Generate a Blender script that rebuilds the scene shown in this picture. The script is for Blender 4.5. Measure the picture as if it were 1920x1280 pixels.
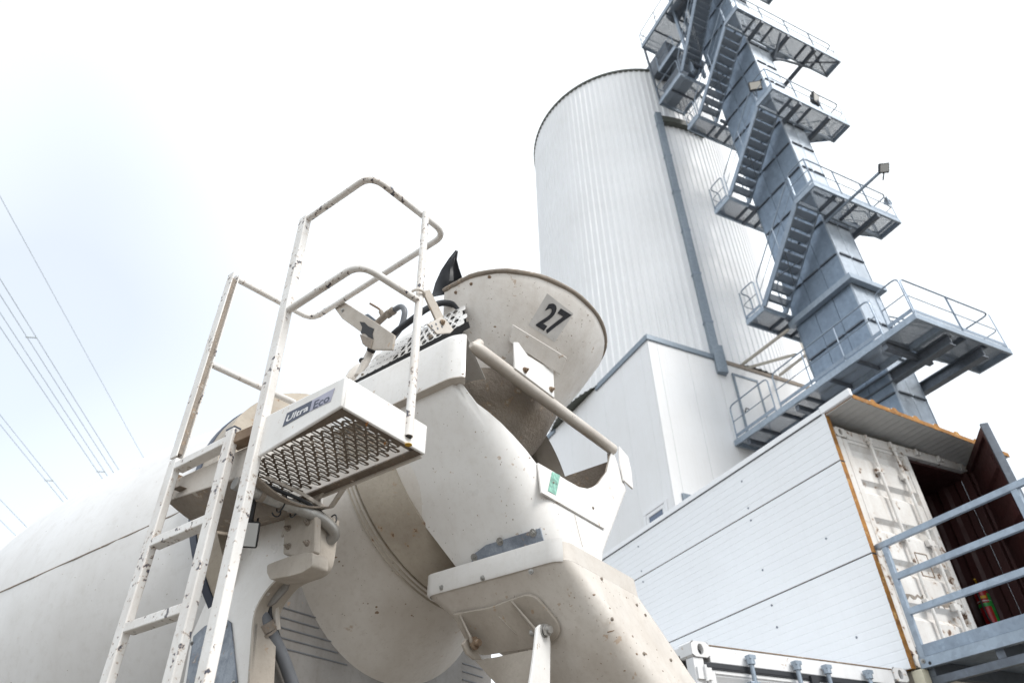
import bpy, bmesh, math, random
import numpy as np
from mathutils import Vector, Matrix
random.seed(7)
D2R = math.radians
scene = bpy.context.scene
col = scene.collection
for o in list(bpy.data.objects): bpy.data.objects.remove(o)

# ------------------------------------------------------------------ camera
EYE = 1.30                      # camera height above the yard, metres
FPX = 1306.27                   # focal length in pixels of the 1920 px wide photograph
PITCH, ROLL = 0.66744518, -0.01542789
cp, sp = math.cos(PITCH), math.sin(PITCH)
_f = np.array([0, cp, sp]); _r = np.array([1.0, 0, 0]); _u = np.array([0, -sp, cp])
_r2 = math.cos(ROLL)*_r + math.sin(ROLL)*_u
_u2 = -math.sin(ROLL)*_r + math.cos(ROLL)*_u
cam_data = bpy.data.cameras.new('camera'); cam = bpy.data.objects.new('camera', cam_data); col.objects.link(cam)
M = Matrix(((_r2[0], _u2[0], -_f[0], 0), (_r2[1], _u2[1], -_f[1], 0), (_r2[2], _u2[2], -_f[2], EYE), (0, 0, 0, 1)))
cam.matrix_world = M
cam_data.sensor_width = 36.0; cam_data.lens = FPX/1920*36.0
cam_data.clip_start = 0.05; cam_data.clip_end = 5000
cam_data.dof.use_dof = True; cam_data.dof.focus_distance = 2.9; cam_data.dof.aperture_fstop = 3.5
scene.camera = cam

# ------------------------------------------------------------------ sky and sun
SUN_EL, SUN_AZ = D2R(46), D2R(128)     # azimuth clockwise from +Y: behind the camera, to its right
world = bpy.data.worlds.new('World'); scene.world = world; world.use_nodes = True
wn = world.node_tree; wn.nodes.clear()
def N(t, typ, **kw):
    n = t.nodes.new(typ)
    for k, v in kw.items(): setattr(n, k, v)
    return n
out = N(wn, 'ShaderNodeOutputWorld'); bg = N(wn, 'ShaderNodeBackground'); bg.inputs[1].default_value = 0.08
sky = N(wn, 'ShaderNodeTexSky', sky_type='NISHITA', sun_disc=False, sun_elevation=SUN_EL, sun_rotation=SUN_AZ,
        air_density=1.0, dust_density=0.7, ozone_density=0.35)
tc = N(wn, 'ShaderNodeTexCoord')
mp = N(wn, 'ShaderNodeMapping'); mp.inputs['Location'].default_value = (7.6, 0.8, 2.33); mp.inputs['Rotation'].default_value = (0, 0, D2R(-80))
nz = N(wn, 'ShaderNodeTexNoise'); nz.inputs['Scale'].default_value = 1.0; nz.inputs['Detail'].default_value = 2.5; nz.inputs['Roughness'].default_value = 0.45
rp = N(wn, 'ShaderNodeValToRGB'); rp.color_ramp.elements[0].position = 0.28; rp.color_ramp.elements[1].position = 0.62
rp.color_ramp.elements[0].color = (0.50, 0.50, 0.50, 1); rp.color_ramp.elements[1].color = (1, 1, 1, 1)
mx = N(wn, 'ShaderNodeMix', data_type='RGBA'); mx.inputs['B'].default_value = (8.9, 9.3, 9.55, 1)
wn.links.new(tc.outputs['Generated'], mp.inputs['Vector']); wn.links.new(mp.outputs[0], nz.inputs['Vector'])
wn.links.new(nz.outputs['Fac'], rp.inputs[0]); wn.links.new(rp.outputs[0], mx.inputs['Factor'])
wn.links.new(sky.outputs[0], mx.inputs['A']); wn.links.new(mx.outputs['Result'], bg.inputs[0]); wn.links.new(bg.outputs[0], out.inputs[0])
sd = bpy.data.lights.new('sun', 'SUN'); sd.energy = 1.35; sd.angle = D2R(22); sd.color = (1.0, 0.965, 0.915)
sun = bpy.data.objects.new('sun', sd); col.objects.link(sun)
sdir = Vector((math.sin(SUN_AZ)*math.cos(SUN_EL), math.cos(SUN_AZ)*math.cos(SUN_EL), math.sin(SUN_EL)))
sun.rotation_euler = sdir.to_track_quat('Z', 'Y').to_euler(); sun.location = sdir*40
vs = scene.view_settings; vs.view_transform = 'Standard'; vs.look = 'None'; vs.exposure = 1.06; vs.gamma = 1.0; vs.use_curve_mapping = False
scene.render.resolution_x = 1024; scene.render.resolution_y = 682

# ------------------------------------------------------------------ frames and pixel rays
AZ_YARD, AZ_TRUCK = -0.447906773, D2R(-54.0)
def axes(az): return (np.array([math.cos(az), -math.sin(az), 0]), np.array([math.sin(az), math.cos(az), 0]))
def ray(x, y):
    return (x-960)/FPX*_r2 - (y-640)/FPX*_u2 + _f
class Frame:                    # x across, y along (away), z up from the camera's height
    def __init__(s, az): s.az = az; s.X, s.Y = axes(az); s.Z = np.array([0, 0, 1.0])
    def loc(s, p): return (float(p@s.X), float(p@s.Y), float(p[2]))
    def onx(s, px, py, v): d = ray(px, py); return s.loc(d*(v/(d@s.X)))
    def ony(s, px, py, v): d = ray(px, py); return s.loc(d*(v/(d@s.Y)))
    def onz(s, px, py, v): d = ray(px, py); return s.loc(d*(v/d[2]))
    def onplane(s, px, py, n, p0):
        n = np.array(n[0]*s.X+n[1]*s.Y+n[2]*s.Z); q = np.array(p0[0]*s.X+p0[1]*s.Y+p0[2]*s.Z)
        d = ray(px, py); return s.loc(d*((n@q)/(n@d)))
    def world(s, p): q = p[0]*s.X+p[1]*s.Y; return Vector((q[0], q[1], p[2]+EYE))
YARD, TRUCK = Frame(AZ_YARD), Frame(AZ_TRUCK)

# ------------------------------------------------------------------ materials
MATS = {}
def newmat(name):
    m = bpy.data.materials.new(name); m.use_nodes = True; t = m.node_tree
    b = t.nodes['Principled BSDF']; MATS[name] = m
    return m, t, b
def coords(t, scale=1.0):
    c = N(t, 'ShaderNodeTexCoord'); mpp = N(t, 'ShaderNodeMapping')
    mpp.inputs['Scale'].default_value = (scale,)*3 if not isinstance(scale, tuple) else scale
    t.links.new(c.outputs['Object'], mpp.inputs[0]); return mpp.outputs[0]
def noise(t, vec, scale, detail=4, rough=.55):
    n = N(t, 'ShaderNodeTexNoise'); n.inputs['Scale'].default_value = scale; n.inputs['Detail'].default_value = detail
    n.inputs['Roughness'].default_value = rough; t.links.new(vec, n.inputs['Vector']); return n.outputs['Fac']
def ramp(t, fac, stops):
    r = N(t, 'ShaderNodeValToRGB'); e = r.color_ramp.elements
    while len(e) < len(stops): e.new(0.5)
    for i, (p, c) in enumerate(stops):
        e[i].position = p; e[i].color = (c, c, c, 1) if isinstance(c, (int, float)) else (*c, 1)
    t.links.new(fac, r.inputs[0]); return r.outputs[0]
def mix(t, fac, a, b, mode='MIX'):
    m = N(t, 'ShaderNodeMix', data_type='RGBA', blend_type=mode)
    for s, v in (('Factor', fac), ('A', a), ('B', b)):
        if hasattr(v, 'is_output'): t.links.new(v, m.inputs[s])
        elif s == 'Factor': m.inputs[s].default_value = v
        else: m.inputs[s].default_value = (*v, 1)
    return m.outputs['Result']
def bump(t, b, h, strength=.2, dist=.01):
    n = N(t, 'ShaderNodeBump'); n.inputs['Strength'].default_value = strength; n.inputs['Distance'].default_value = dist
    t.links.new(h, n.inputs['Height']); t.links.new(n.outputs[0], b.inputs['Normal'])
def paint(name, base, dirt, amount=.5, chips=None, chip_cut=.72, rough=.45, scale=3., streak=0., chip_scale=26., bumpy=.04):
    """weathered paint: broad dust film, fine speckle, optional chips down to primer or rust, optional vertical streaks"""
    m, t, b = newmat(name); v = coords(t)
    broad = ramp(t, noise(t, v, scale, 6, .62), [(.36, 0.), (.72, amount)])
    c = mix(t, broad, base, dirt)
    fine = ramp(t, noise(t, v, scale*14, 3, .7), [(.52, 0.), (.75, amount*.55)])
    c = mix(t, fine, c, dirt)
    if streak:
        sv = coords(t, (9., 9., .35)); st = ramp(t, noise(t, sv, 2.2, 4, .6), [(.5, 0.), (.78, streak)])
        c = mix(t, st, c, dirt)
    if chips:
        k = noise(t, v, chip_scale, 4, .58); k2 = noise(t, v, chip_scale*.21, 2, .5)
        ma = N(t, 'ShaderNodeMath', operation='MULTIPLY_ADD'); ma.inputs[1].default_value = .55
        t.links.new(k2, ma.inputs[0]); t.links.new(k, ma.inputs[2])
        cut = ramp(t, ma.outputs[0], [(chip_cut+.18, 0.), (chip_cut+.2, 1.)])
        halo = ramp(t, ma.outputs[0], [(chip_cut+.11, 0.), (chip_cut+.185, .6)])
        c = mix(t, halo, c, (.40, .27, .17)); c = mix(t, cut, c, chips)
    oi = N(t, 'ShaderNodeObjectInfo'); c = mix(t, ramp(t, oi.outputs['Random'], [(0., 0.), (1., .10)]), c, dirt)
    t.links.new(c, b.inputs['Base Color'])
    rr = ramp(t, noise(t, v, scale*3, 3), [(.3, rough-.1), (.7, min(1, rough+.2))]); t.links.new(rr, b.inputs['Roughness'])
    if bumpy: bump(t, b, noise(t, v, scale*10, 5, .6), bumpy, .02)
    return m
def galv(name, base=(.34, .39, .45), dark=(.22, .26, .31), rough=.42, metal=.55, cell=34.):
    m, t, b = newmat(name); v = coords(t)
    vo = N(t, 'ShaderNodeTexVoronoi'); vo.inputs['Scale'].default_value = cell; t.links.new(v, vo.inputs['Vector'])
    sp_ = ramp(t, vo.outputs['Color'], [(.15, 0.), (.85, .8)])
    br = ramp(t, noise(t, coords(t, (2.2, 2.2, .3)), 2.6, 5, .6), [(.38, 0.), (.72, .55)])
    c = mix(t, sp_, base, tuple(min(1, x*1.28) for x in base)); c = mix(t, br, c, dark)
    oi = N(t, 'ShaderNodeObjectInfo'); c = mix(t, ramp(t, oi.outputs['Random'], [(0., 0.), (1., .5)]), c, tuple(x*.72 for x in base))   # every sheet weathers a little differently
    t.links.new(c, b.inputs['Base Color']); b.inputs['Metallic'].default_value = metal
    t.links.new(ramp(t, noise(t, v, 9., 3), [(.3, rough-.1), (.7, rough+.16)]), b.inputs['Roughness'])
    return m
def plain(name, colr, rough=.6, metal=0., var=.12, scale=12.):
    m, t, b = newmat(name); v = coords(t)
    c = mix(t, ramp(t, noise(t, v, scale, 4), [(.3, 0.), (.75, 1.)]), colr, tuple(x*(1-var*2.2) for x in colr))
    t.links.new(c, b.inputs['Base Color']); b.inputs['Roughness'].default_value = rough; b.inputs['Metallic'].default_value = metal
    return m
WARM = (.44, .385, .325)
paint('truck_paint', (.81, .805, .795), WARM, .26, (.16, .085, .05), .885, .36, 2.4, .14, 30.)
paint('chute_paint', (.645, .61, .565), (.36, .30, .245), .5, (.17, .08, .045), .88, .46, 3.2, .22, 34., bumpy=.07)
paint('rail_paint', (.80, .79, .775), (.45, .38, .31), .38, (.055, .06, .085), .748, .34, 5., .12, 52.)
paint('hopper_paint', (.82, .80, .775), (.45, .385, .32), .38, (.15, .08, .05), .875, .44, 4., .3, 28., .06)
galv('lip_steel', (.62, .60, .57), (.42, .38, .34), .3, .6, 60.)
paint('drum_paint', (.76, .765, .775), (.40, .37, .33), .34, (.12, .07, .05), .90, .40, 1.6, .12, 30., .03)
paint('cone_paint', (.70, .67, .63), (.38, .32, .26), .45, (.13, .055, .03), .835, .46, 2.6, .14, 15., .05)
paint('pedestal_grey', (.29, .28, .27), (.17, .15, .13), .6, (.15, .08, .05), .885, .5, 3.5, .4, 30., .06)
paint('silo_paint', (.83, .845, .87), (.58, .57, .55), .16, None, .8, .42, .5, .10, bumpy=0)
paint('panel_paint', (.82, .83, .85), (.62, .60, .57), .22, None, .8, .4, .35, .18, bumpy=0)
paint('clad_paint', (.81, .83, .86), (.58, .58, .58), .16, None, .8, .38, .8, .1, bumpy=0)
paint('container_white', (.76, .75, .73), (.42, .35, .29), .42, (.12, .065, .04), .745, .5, 3., .34, 12.)
paint('container_paint', (.80, .81, .83), (.52, .48, .43), .26, (.2, .12, .07), .85, .42, 2., .2, 20.)
paint('oxide_red', (.055, .014, .013), (.03, .011, .010), .6, None, .8, .6, 3., .3)
paint('dried_concrete', (.34, .295, .25), (.20, .17, .145), .8, (.46, .42, .37), .78, .85, 6., .3, 24., .35)
paint('rust_steel', (.30, .225, .16), (.15, .09, .055), .9, (.50, .44, .38), .76, .8, 8., .2, 20., .2)
paint('tread_steel', (.19, .15, .115), (.10, .078, .06), .8, (.62, .58, .54), .80, .5, 12., 0., 30., .15)
paint('worn_ring', (.45, .40, .33), (.27, .225, .18), .8, (.17, .10, .06), .80, .5, 5., 0., 30., .1)
paint('foam_orange', (.50, .24, .055), (.17, .075, .025), .95, (.62, .36, .11), .76, .85, 9., .4, 22., .4)
paint('blue_plate', (.33, .37, .43), (.07, .09, .125), .95, (.58, .61, .64), .76, .45, 11., .5, 26., .08)
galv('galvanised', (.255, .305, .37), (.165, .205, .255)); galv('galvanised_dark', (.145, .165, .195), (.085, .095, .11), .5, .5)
galv('galvanised_light', (.31, .365, .43), (.215, .26, .315), .4, .5, 26.)
paint('dusty_shaded', (.50, .455, .40), (.30, .255, .21), .6, (.17, .085, .05), .885, .55, 5., .25, 34., bumpy=.1)  # dirty paint, with the shade of the chute underside darkened into its colour
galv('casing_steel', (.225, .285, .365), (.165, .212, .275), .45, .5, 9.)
galv('casing_front_lit', (.38, .43, .49), (.29, .335, .385), .42, .45, 9.)  # lighter copy of casing_steel: sunlight on the narrow face put into the colour
galv('zinc_bolt', (.42, .42, .41), (.26, .23, .20), .4, .7, 60.)
plain('rubber', (.030, .033, .040), .55, 0, .2); plain('hose_grey', (.17, .18, .20), .5); plain('black', (.012, .012, .014), .6)
plain('navy', (.045, .058, .092), .45); plain('decal_blue', (.045, .058, .10), .4); plain('decal_lilac', (.42, .42, .53), .4)
plain('white_print', (.82, .82, .83), .4); plain('number_black', (.03, .034, .045), .5, 0, .3, 40.); plain('sticker_grey', (.70, .69, .68), .45)
plain('green_print', (.30, .62, .50), .5, 0, .35, 60.); plain('yellow', (.72, .42, .02), .5); plain('amber', (.50, .20, .04), .5)
plain('red_paint', (.40, .012, .018), .35); plain('green_paint', (.03, .33, .06), .4); plain('flash_dark', (.09, .10, .085), .5)
plain('flash_grey', (.25, .30, .355), .45, .3); plain('pvc_white', (.82, .83, .85), .35, 0, .03); plain('lamp_black', (.02, .021, .024), .5)
plain('beige_rail', (.48, .44, .375), .55); plain('pad_cream', (.70, .66, .52), .6); plain('roof_lining', (.46, .455, .44), .55, 0, .06)
plain('foundation', (.36, .35, .33), .9); plain('wire', (.60, .67, .72), .8, .0, .02); plain('gasket', (.028, .03, .036), .5)
def glassy(name, colr, rough=.15, spec=.6):
    m, t, b = newmat(name); b.inputs['Base Color'].default_value = (*colr, 1); b.inputs['Roughness'].default_value = rough
    b.inputs['Specular IOR Level'].default_value = spec; return m
glassy('window_glass', (.10, .13, .20), .08, .8); glassy('lamp_glass', (.50, .47, .42), .25); glassy('lamp_glass_cold', (.52, .53, .53), .22)
def grating(name, colr, cell, open_):
    """steel grating too fine to tell its bars apart: bars are opaque, the meshes between them really open"""
    m, t, b = newmat(name); v = coords(t)
    b.inputs['Base Color'].default_value = (*colr, 1); b.inputs['Metallic'].default_value = .4; b.inputs['Roughness'].default_value = .5
    sx = N(t, 'ShaderNodeSeparateXYZ'); t.links.new(v, sx.inputs[0]); fs = []
    for i in (0, 1):
        a = N(t, 'ShaderNodeMath', operation='MULTIPLY'); a.inputs[1].default_value = 1/cell; t.links.new(sx.outputs[i], a.inputs[0])
        f = N(t, 'ShaderNodeMath', operation='FRACT'); t.links.new(a.outputs[0], f.inputs[0])
        g = N(t, 'ShaderNodeMath', operation='LESS_THAN'); g.inputs[1].default_value = open_; t.links.new(f.outputs[0], g.inputs[0]); fs.append(g.outputs[0])
    mu = N(t, 'ShaderNodeMath', operation='MULTIPLY'); t.links.new(fs[0], mu.inputs[0]); t.links.new(fs[1], mu.inputs[1])
    tr = N(t, 'ShaderNodeBsdfTransparent'); ms = N(t, 'ShaderNodeMixShader'); o = t.nodes['Material Output']
    t.links.new(mu.outputs[0], ms.inputs[0]); t.links.new(b.outputs[0], ms.inputs[1]); t.links.new(tr.outputs[0], ms.inputs[2]); t.links.new(ms.outputs[0], o.inputs[0])
    return m
grating('grating', (.29, .33, .38), .034, .72); grating('grating_fine', (.34, .38, .43), .03, .55)
def ground_mat():
    m, t, b = newmat('yard_gravel'); v = coords(t)
    c = mix(t, ramp(t, noise(t, v, .35, 5), [(.35, 0.), (.65, 1.)]), (.17, .150, .128), (.13, .117, .10))
    c = mix(t, ramp(t, noise(t, v, 30., 4, .7), [(.45, 0.), (.7, .6)]), c, (.22, .20, .175))
    t.links.new(c, b.inputs['Base Color']); b.inputs['Roughness'].default_value = .95
    bump(t, b, noise(t, v, 45., 4, .7), .5, .02)
ground_mat()

# ------------------------------------------------------------------ mesh helpers
def V3(p): return np.array(p, float)
def unit(v): v = np.asarray(v, float); n = np.linalg.norm(v); return v/n if n else v
def fillet(pts, rad, seg=5):
    pts = [V3(p) for p in pts]; out = [pts[0]]
    for i in range(1, len(pts)-1):
        p = pts[i]; a = pts[i-1]-p; b = pts[i+1]-p; la, lb = np.linalg.norm(a), np.linalg.norm(b)
        r = min(rad, la*.48, lb*.48); a = a/la; b = b/lb
        s, e = p+a*r, p+b*r
        for k in range(seg+1):
            u = k/seg; out.append((1-u)**2*s+2*u*(1-u)*p+u*u*e)
    out.append(pts[-1]); return out
class MB:
    def __init__(s): s.v = []; s.f = []
    def add(s, vs, fs):
        n = len(s.v); s.v += [tuple(map(float, p)) for p in vs]; s.f += [tuple(i+n for i in f) for f in fs]; return s
    def box(s, x0, x1, y0, y1, z0, z1):
        return s.add([(x0, y0, z0), (x1, y0, z0), (x1, y1, z0), (x0, y1, z0), (x0, y0, z1), (x1, y0, z1), (x1, y1, z1), (x0, y1, z1)],
                     [(0, 3, 2, 1), (4, 5, 6, 7), (0, 1, 5, 4), (1, 2, 6, 5), (2, 3, 7, 6), (3, 0, 4, 7)])
    def bar(s, p, q, w, h, up=(0, 0, 1)):
        p, q = V3(p), V3(q); d = unit(q-p); side = np.cross(d, up)
        if np.linalg.norm(side) < 1e-4: side = np.cross(d, (0, 1, 0))
        side = unit(side); u = np.cross(side, d); c = []
        for e in (p, q):
            for a, b in ((-1, -1), (1, -1), (1, 1), (-1, 1)): c.append(e+side*a*w/2+u*b*h/2)
        return s.add(c, [(3, 2, 1, 0), (4, 5, 6, 7), (0, 1, 5, 4), (1, 2, 6, 5), (2, 3, 7, 6), (3, 0, 4, 7)])
    def tube(s, pts, r, n=10, caps=True, radii=None):
        pts = [V3(p) for p in pts]; m = len(pts); T = []
        for i in range(m):
            a = pts[i]-pts[i-1] if i else pts[1]-pts[0]; b = pts[i+1]-pts[i] if i < m-1 else a
            T.append(unit(unit(a)+unit(b)))
        ref = np.array([0, 0, 1.0]) if abs(T[0][2]) < .9 else np.array([1.0, 0, 0])
        u = unit(np.cross(T[0], ref)); vs = []; fs = []
        for i in range(m):
            u = unit(u-T[i]*(u@T[i])); w = np.cross(T[i], u); rr = radii[i] if radii else r
            for k in range(n):
                a = 2*math.pi*k/n; vs.append(pts[i]+rr*(math.cos(a)*u+math.sin(a)*w))
        for i in range(m-1):
            for k in range(n):
                k2 = (k+1) % n; fs.append((i*n+k, i*n+k2, (i+1)*n+k2, (i+1)*n+k))
        if caps: fs.append(tuple(range(n-1, -1, -1))); fs.append(tuple((m-1)*n+k for k in range(n)))
        return s.add(vs, fs)
    def prism(s, poly, d):
        """poly: list of 3D points (planar), extruded by vector d"""
        n = len(poly); d = V3(d); vs = [V3(p) for p in poly]+[V3(p)+d for p in poly]
        return s.add(vs, [tuple(range(n-1, -1, -1)), tuple(range(n, 2*n))]+[(i, (i+1) % n, n+(i+1) % n, n+i) for i in range(n)])
    def loft(s, loops, closed=True, cap0=False, cap1=False):
        n = len(loops[0]); vs = [p for l in loops for p in l]; fs = []
        for i in range(len(loops)-1):
            for k in range(n if closed else n-1):
                k2 = (k+1) % n; fs.append((i*n+k, i*n+k2, (i+1)*n+k2, (i+1)*n+k))
        if cap0: fs.append(tuple(range(n-1, -1, -1)))
        if cap1: fs.append(tuple((len(loops)-1)*n+k for k in range(n)))
        return s.add(vs, fs)
    def sheet(s, rows, th):
        """grid of points given a thickness along its normals"""
        R, C = len(rows), len(rows[0]); P = np.array(rows, float)
        du = np.gradient(P, axis=1) if C > 1 else P*0; dv = np.gradient(P, axis=0)
        nn = np.cross(du, dv); nn /= np.maximum(np.linalg.norm(nn, axis=2, keepdims=True), 1e-9); Q = P+nn*th
        vs = list(P.reshape(-1, 3))+list(Q.reshape(-1, 3)); o = R*C; fs = []
        for i in range(R-1):
            for j in range(C-1):
                a, b, c, d = i*C+j, i*C+j+1, (i+1)*C+j+1, (i+1)*C+j
                fs.append((d, c, b, a)); fs.append((o+a, o+b, o+c, o+d))
        for i in range(R-1):
            fs.append((i*C, o+i*C, o+(i+1)*C, (i+1)*C)); a = i*C+C-1; fs.append((a+C, o+a+C, o+a, a))
        for j in range(C-1):
            fs.append((j+1, o+j+1, o+j, j)); a = (R-1)*C+j; fs.append((a, o+a, o+a+1, a+1))
        return s.add(vs, fs)
    def bolt(s, p, n, r=.012, h=.012):
        n = unit(n); p = V3(p)
        s.tube([p-n*.003, p+n*h*.35], r*1.55, 12); s.tube([p+n*h*.35, p+n*h*1.2], r, 6); s.tube([p+n*h*1.2, p+n*h*1.8], r*.5, 8); return s
    def build(s, name, mat, parent=None, smooth=35, bevel=0.):
        me = bpy.data.meshes.new(name); base = BASE.get(root_of(parent), np.zeros(3)) if parent else np.zeros(3)
        me.from_pydata([tuple(np.array(p)-base) for p in s.v], [], s.f); me.update()
        bm = bmesh.new(); bm.from_mesh(me); bmesh.ops.recalc_face_normals(bm, faces=bm.faces); bm.to_mesh(me); bm.free()
        o = bpy.data.objects.new(name, me); col.objects.link(o); me.materials.append(MATS[mat])
        if smooth:
            for p in me.polygons: p.use_smooth = True
            me.set_sharp_from_angle(angle=D2R(smooth))
        if bevel:
            b = o.modifiers.new('edge', 'BEVEL'); b.width = bevel; b.segments = 2; b.limit_method = 'ANGLE'; b.angle_limit = D2R(40)
        if parent:                                   # thing > part > sub-part, no deeper
            while parent.parent is not None and parent.parent.parent is not None: parent = parent.parent
            o.parent = parent
        return o
BASE = {}; ROOT = {}
def root_of(o):
    while o is not None and o.parent is not None: o = o.parent
    return o.name if o else None
def thing(name, label, cat, frame, base, group=None):
    o = bpy.data.objects.new(name, None); col.objects.link(o); o.empty_display_size = .2
    o.location = frame.world(base); o.rotation_euler = (0, 0, -frame.az)
    o['label'] = label; o['category'] = cat
    if group: o['group'] = group
    BASE[o.name] = V3(base); return o
def single(mb, name, mat, label, cat, frame, base, group=None, **kw):
    """a thing that is one mesh"""
    me_o = mb.build(name, mat, None, **kw)
    for v in me_o.data.vertices: v.co -= Vector(base)
    me_o.location = frame.world(base); me_o.rotation_euler = (0, 0, -frame.az)
    me_o['label'] = label; me_o['category'] = cat
    if group: me_o['group'] = group
    BASE[me_o.name] = V3(base); return me_o
def copy_piece(o, parent, offset=(0, 0, 0), name=None):
    c = o.copy(); col.objects.link(c); c.parent = parent; c.location = Vector(o.location)+Vector(offset); return c
def arc(c, r, a0, a1, n, u, v):
    c, u, v = V3(c), V3(u), V3(v)
    return [c+r*(math.cos(a0+(a1-a0)*k/n)*u+math.sin(a0+(a1-a0)*k/n)*v) for k in range(n+1)]
GZ = -EYE
def YARD_DIR(x, y, z): return np.array([x, y, z], float)   # directions are given in the frame of the thing
# ================================================================== THE SETTING
g = MB(); R_ = 1500.
g.add([(-R_, -R_, 0), (R_, -R_, 0), (R_, R_, 0), (-R_, R_, 0)], [(0, 1, 2, 3)])
ground = g.build('ground', 'yard_gravel', smooth=0); ground['kind'] = 'structure'

def rect_ring(c, u, v, w, h, n):
    """n points on a rectangle, at the same angles as an oval would have"""
    c, u, v = V3(c), V3(u), V3(v); out = []
    for k in range(n):
        a = 2*math.pi*(k+.5)/n; x, y = math.cos(a), math.sin(a); s = 1/max(abs(x), abs(y)); out.append(c+u*x*s*w/2+v*y*s*h/2)
    return out
def oval_ring(c, u, v, rx, ry, n):
    c, u, v = V3(c), V3(u), V3(v); return [c+u*rx*math.cos(2*math.pi*(k+.5)/n)+v*ry*math.sin(2*math.pi*(k+.5)/n) for k in range(n)]
def hole_plate(mb, c, u, v, w, h, rx, ry, depth, n=16):
    d = np.cross(u, v)
    a, b = rect_ring(c, u, v, w, h, n), oval_ring(c, u, v, rx, ry, n); b2 = [p-d*depth for p in b]
    mb.loft([a, b, b2]); return b2
def casting(parent, x0, y0, z0, sx=1, mat='container_white', wide=.178, deep=.162, high=.118):
    """corner casting: block with an oval hole in its end and side face; (x0,y0,z0) outer bottom front corner"""
    m = MB(); x1 = x0+sx*wide; xa, xb = min(x0, x1), max(x0, x1); r = .014
    ring = lambda y: [(xa+r, y, z0), (xb-r, y, z0), (xb, y, z0+r), (xb, y, z0+high-r), (xb-r, y, z0+high), (xa+r, y, z0+high), (xa, y, z0+high-r), (xa, y, z0+r)]
    c = ((xa+xb)/2, y0, z0+high/2); b2 = hole_plate(m, c, (1, 0, 0), (0, 0, 1), wide, high, .030, .043, .06); m.add(b2, [tuple(range(16))])
    m.loft([ring(y0+.002), ring(y0+deep)], cap1=True)
    o = m.build('corner_casting', mat, parent)
    k = MB(); k.tube([(c[0], y0+.03, c[2]-.02), (c[0], y0+.034, c[2]-.02)], .026, 12); k.build('casting_recess', 'black', o)
    return o
def door_leaf_profile(z0, z1, n, d):
    P = [(0, z0)]; H = (z1-z0)/n
    for i in range(n):
        a = z0+i*H; P += [(0, a+H*.58), (d, a+H*.68), (d, a+H*.86), (0, a+H*.96)]
    P.append((0, z1)); return P
def lock_rod(parent, x, y, z0, z1, mat, r=.017, guides=(.2, .5, .85)):
    m = MB(); m.tube([(x, y, z0), (x, y, z1)], r, 10); o = m.build('lock_rod', mat, parent)
    for f in guides:
        k = MB(); z = z0+(z1-z0)*f; k.box(x-.05, x+.05, y-.012, y+.04, z-.035, z+.035); k.build('rod_bracket', mat, o, bevel=.004)
    c = MB(); c.tube([(x, y, z1-.01), (x, y, z1+.035)], r*1.7, 10); c.box(x-.03, x+.035, y-.03, y+.03, z1+.03, z1+.06); c.build('cam', mat, o)
    return o

# ------------------------------------------------------------------ upper container, clad in insulated panels
WQ, LQ, HQ = 6.345, 4.708, 1.588; UW = 2.32; UH = 2.64; LEN = 6.06
uc = thing('shipping_container', 'white upper shipping container clad in ribbed insulated panels with one dark red door open', 'container', YARD, (WQ+1.2, LQ+3, HQ), 'stacked shipping containers')
def uz(z): return HQ+z
rows = [(-.02, 1.072), (1.084, 2.132), (2.144, 2.775)]
for i, (a, b) in enumerate(rows):
    m = MB(); x = WQ-.058; P = []; n = int(round((b-a)/.0855)); st = (b-a)/n
    P.append((x+.006, uz(a))); P.append((x, uz(a)+.006))
    for k in range(1, n):
        z = uz(a)+k*st; P += [(x, z-.009), (x+.0032, z-.004), (x+.0032, z+.004), (x, z+.009)]
    P += [(x, uz(b)-.006), (x+.006, uz(b))]; xb = x+.0085
    back = [(xb, q[1]) for q in P]
    l0 = [(q[0], LQ-.018, q[1]) for q in P]; l1 = [(q[0], LQ+LEN+.05, q[1]) for q in P]
    m.sheet([l0, l1], -.0016); o = m.build('cladding_panel', 'clad_paint', uc, smooth=25)
    f = MB(); f.box(x+.009, x+.075, LQ-.014, LQ+LEN+.05, uz(a)+.004, uz(b)-.004); f.build('foam_core', 'foam_orange', o)
    for px, py in {0: [(1458, 1085), (1447, 1134), (1606, 1194), (1457, 1175)], 1: [(1408, 975), (1430, 1068), (1549, 1009), (1206, 1090), (1571, 1078)], 2: [(1391, 902), (1403, 952), (1197, 1024), (1203, 1070), (1520, 910)]}[i]:
        p = YARD.onx(px, py, x)
        if uz(a) < p[2] < uz(b) and p[1] > LQ:
            s_ = MB(); s_.bolt(p, (-1, 0, 0), .0085, .008); s_.build('panel_screw', 'blue_plate', o)
m = MB(); m.box(WQ-.078, WQ+.03, LQ+.02, LQ+LEN+.08, uz(2.757), uz(2.826)); m.build('top_flashing', 'pvc_white', uc, bevel=.004)
m = MB(); m.box(WQ-.045, WQ+.02, LQ-.016, LQ+LEN+.05, uz(1.073), uz(1.083)); m.build('joint_seal', 'gasket', uc)
m = MB(); m.box(WQ-.045, WQ+.02, LQ-.016, LQ+LEN+.05, uz(2.133), uz(2.143)); m.build('joint_seal', 'gasket', uc)
m = MB(); m.box(WQ-.066, WQ+.02, LQ+.02, LQ+LEN+.05, uz(2.744), uz(2.7565)); m.build('joint_seal', 'gasket', uc)
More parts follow.
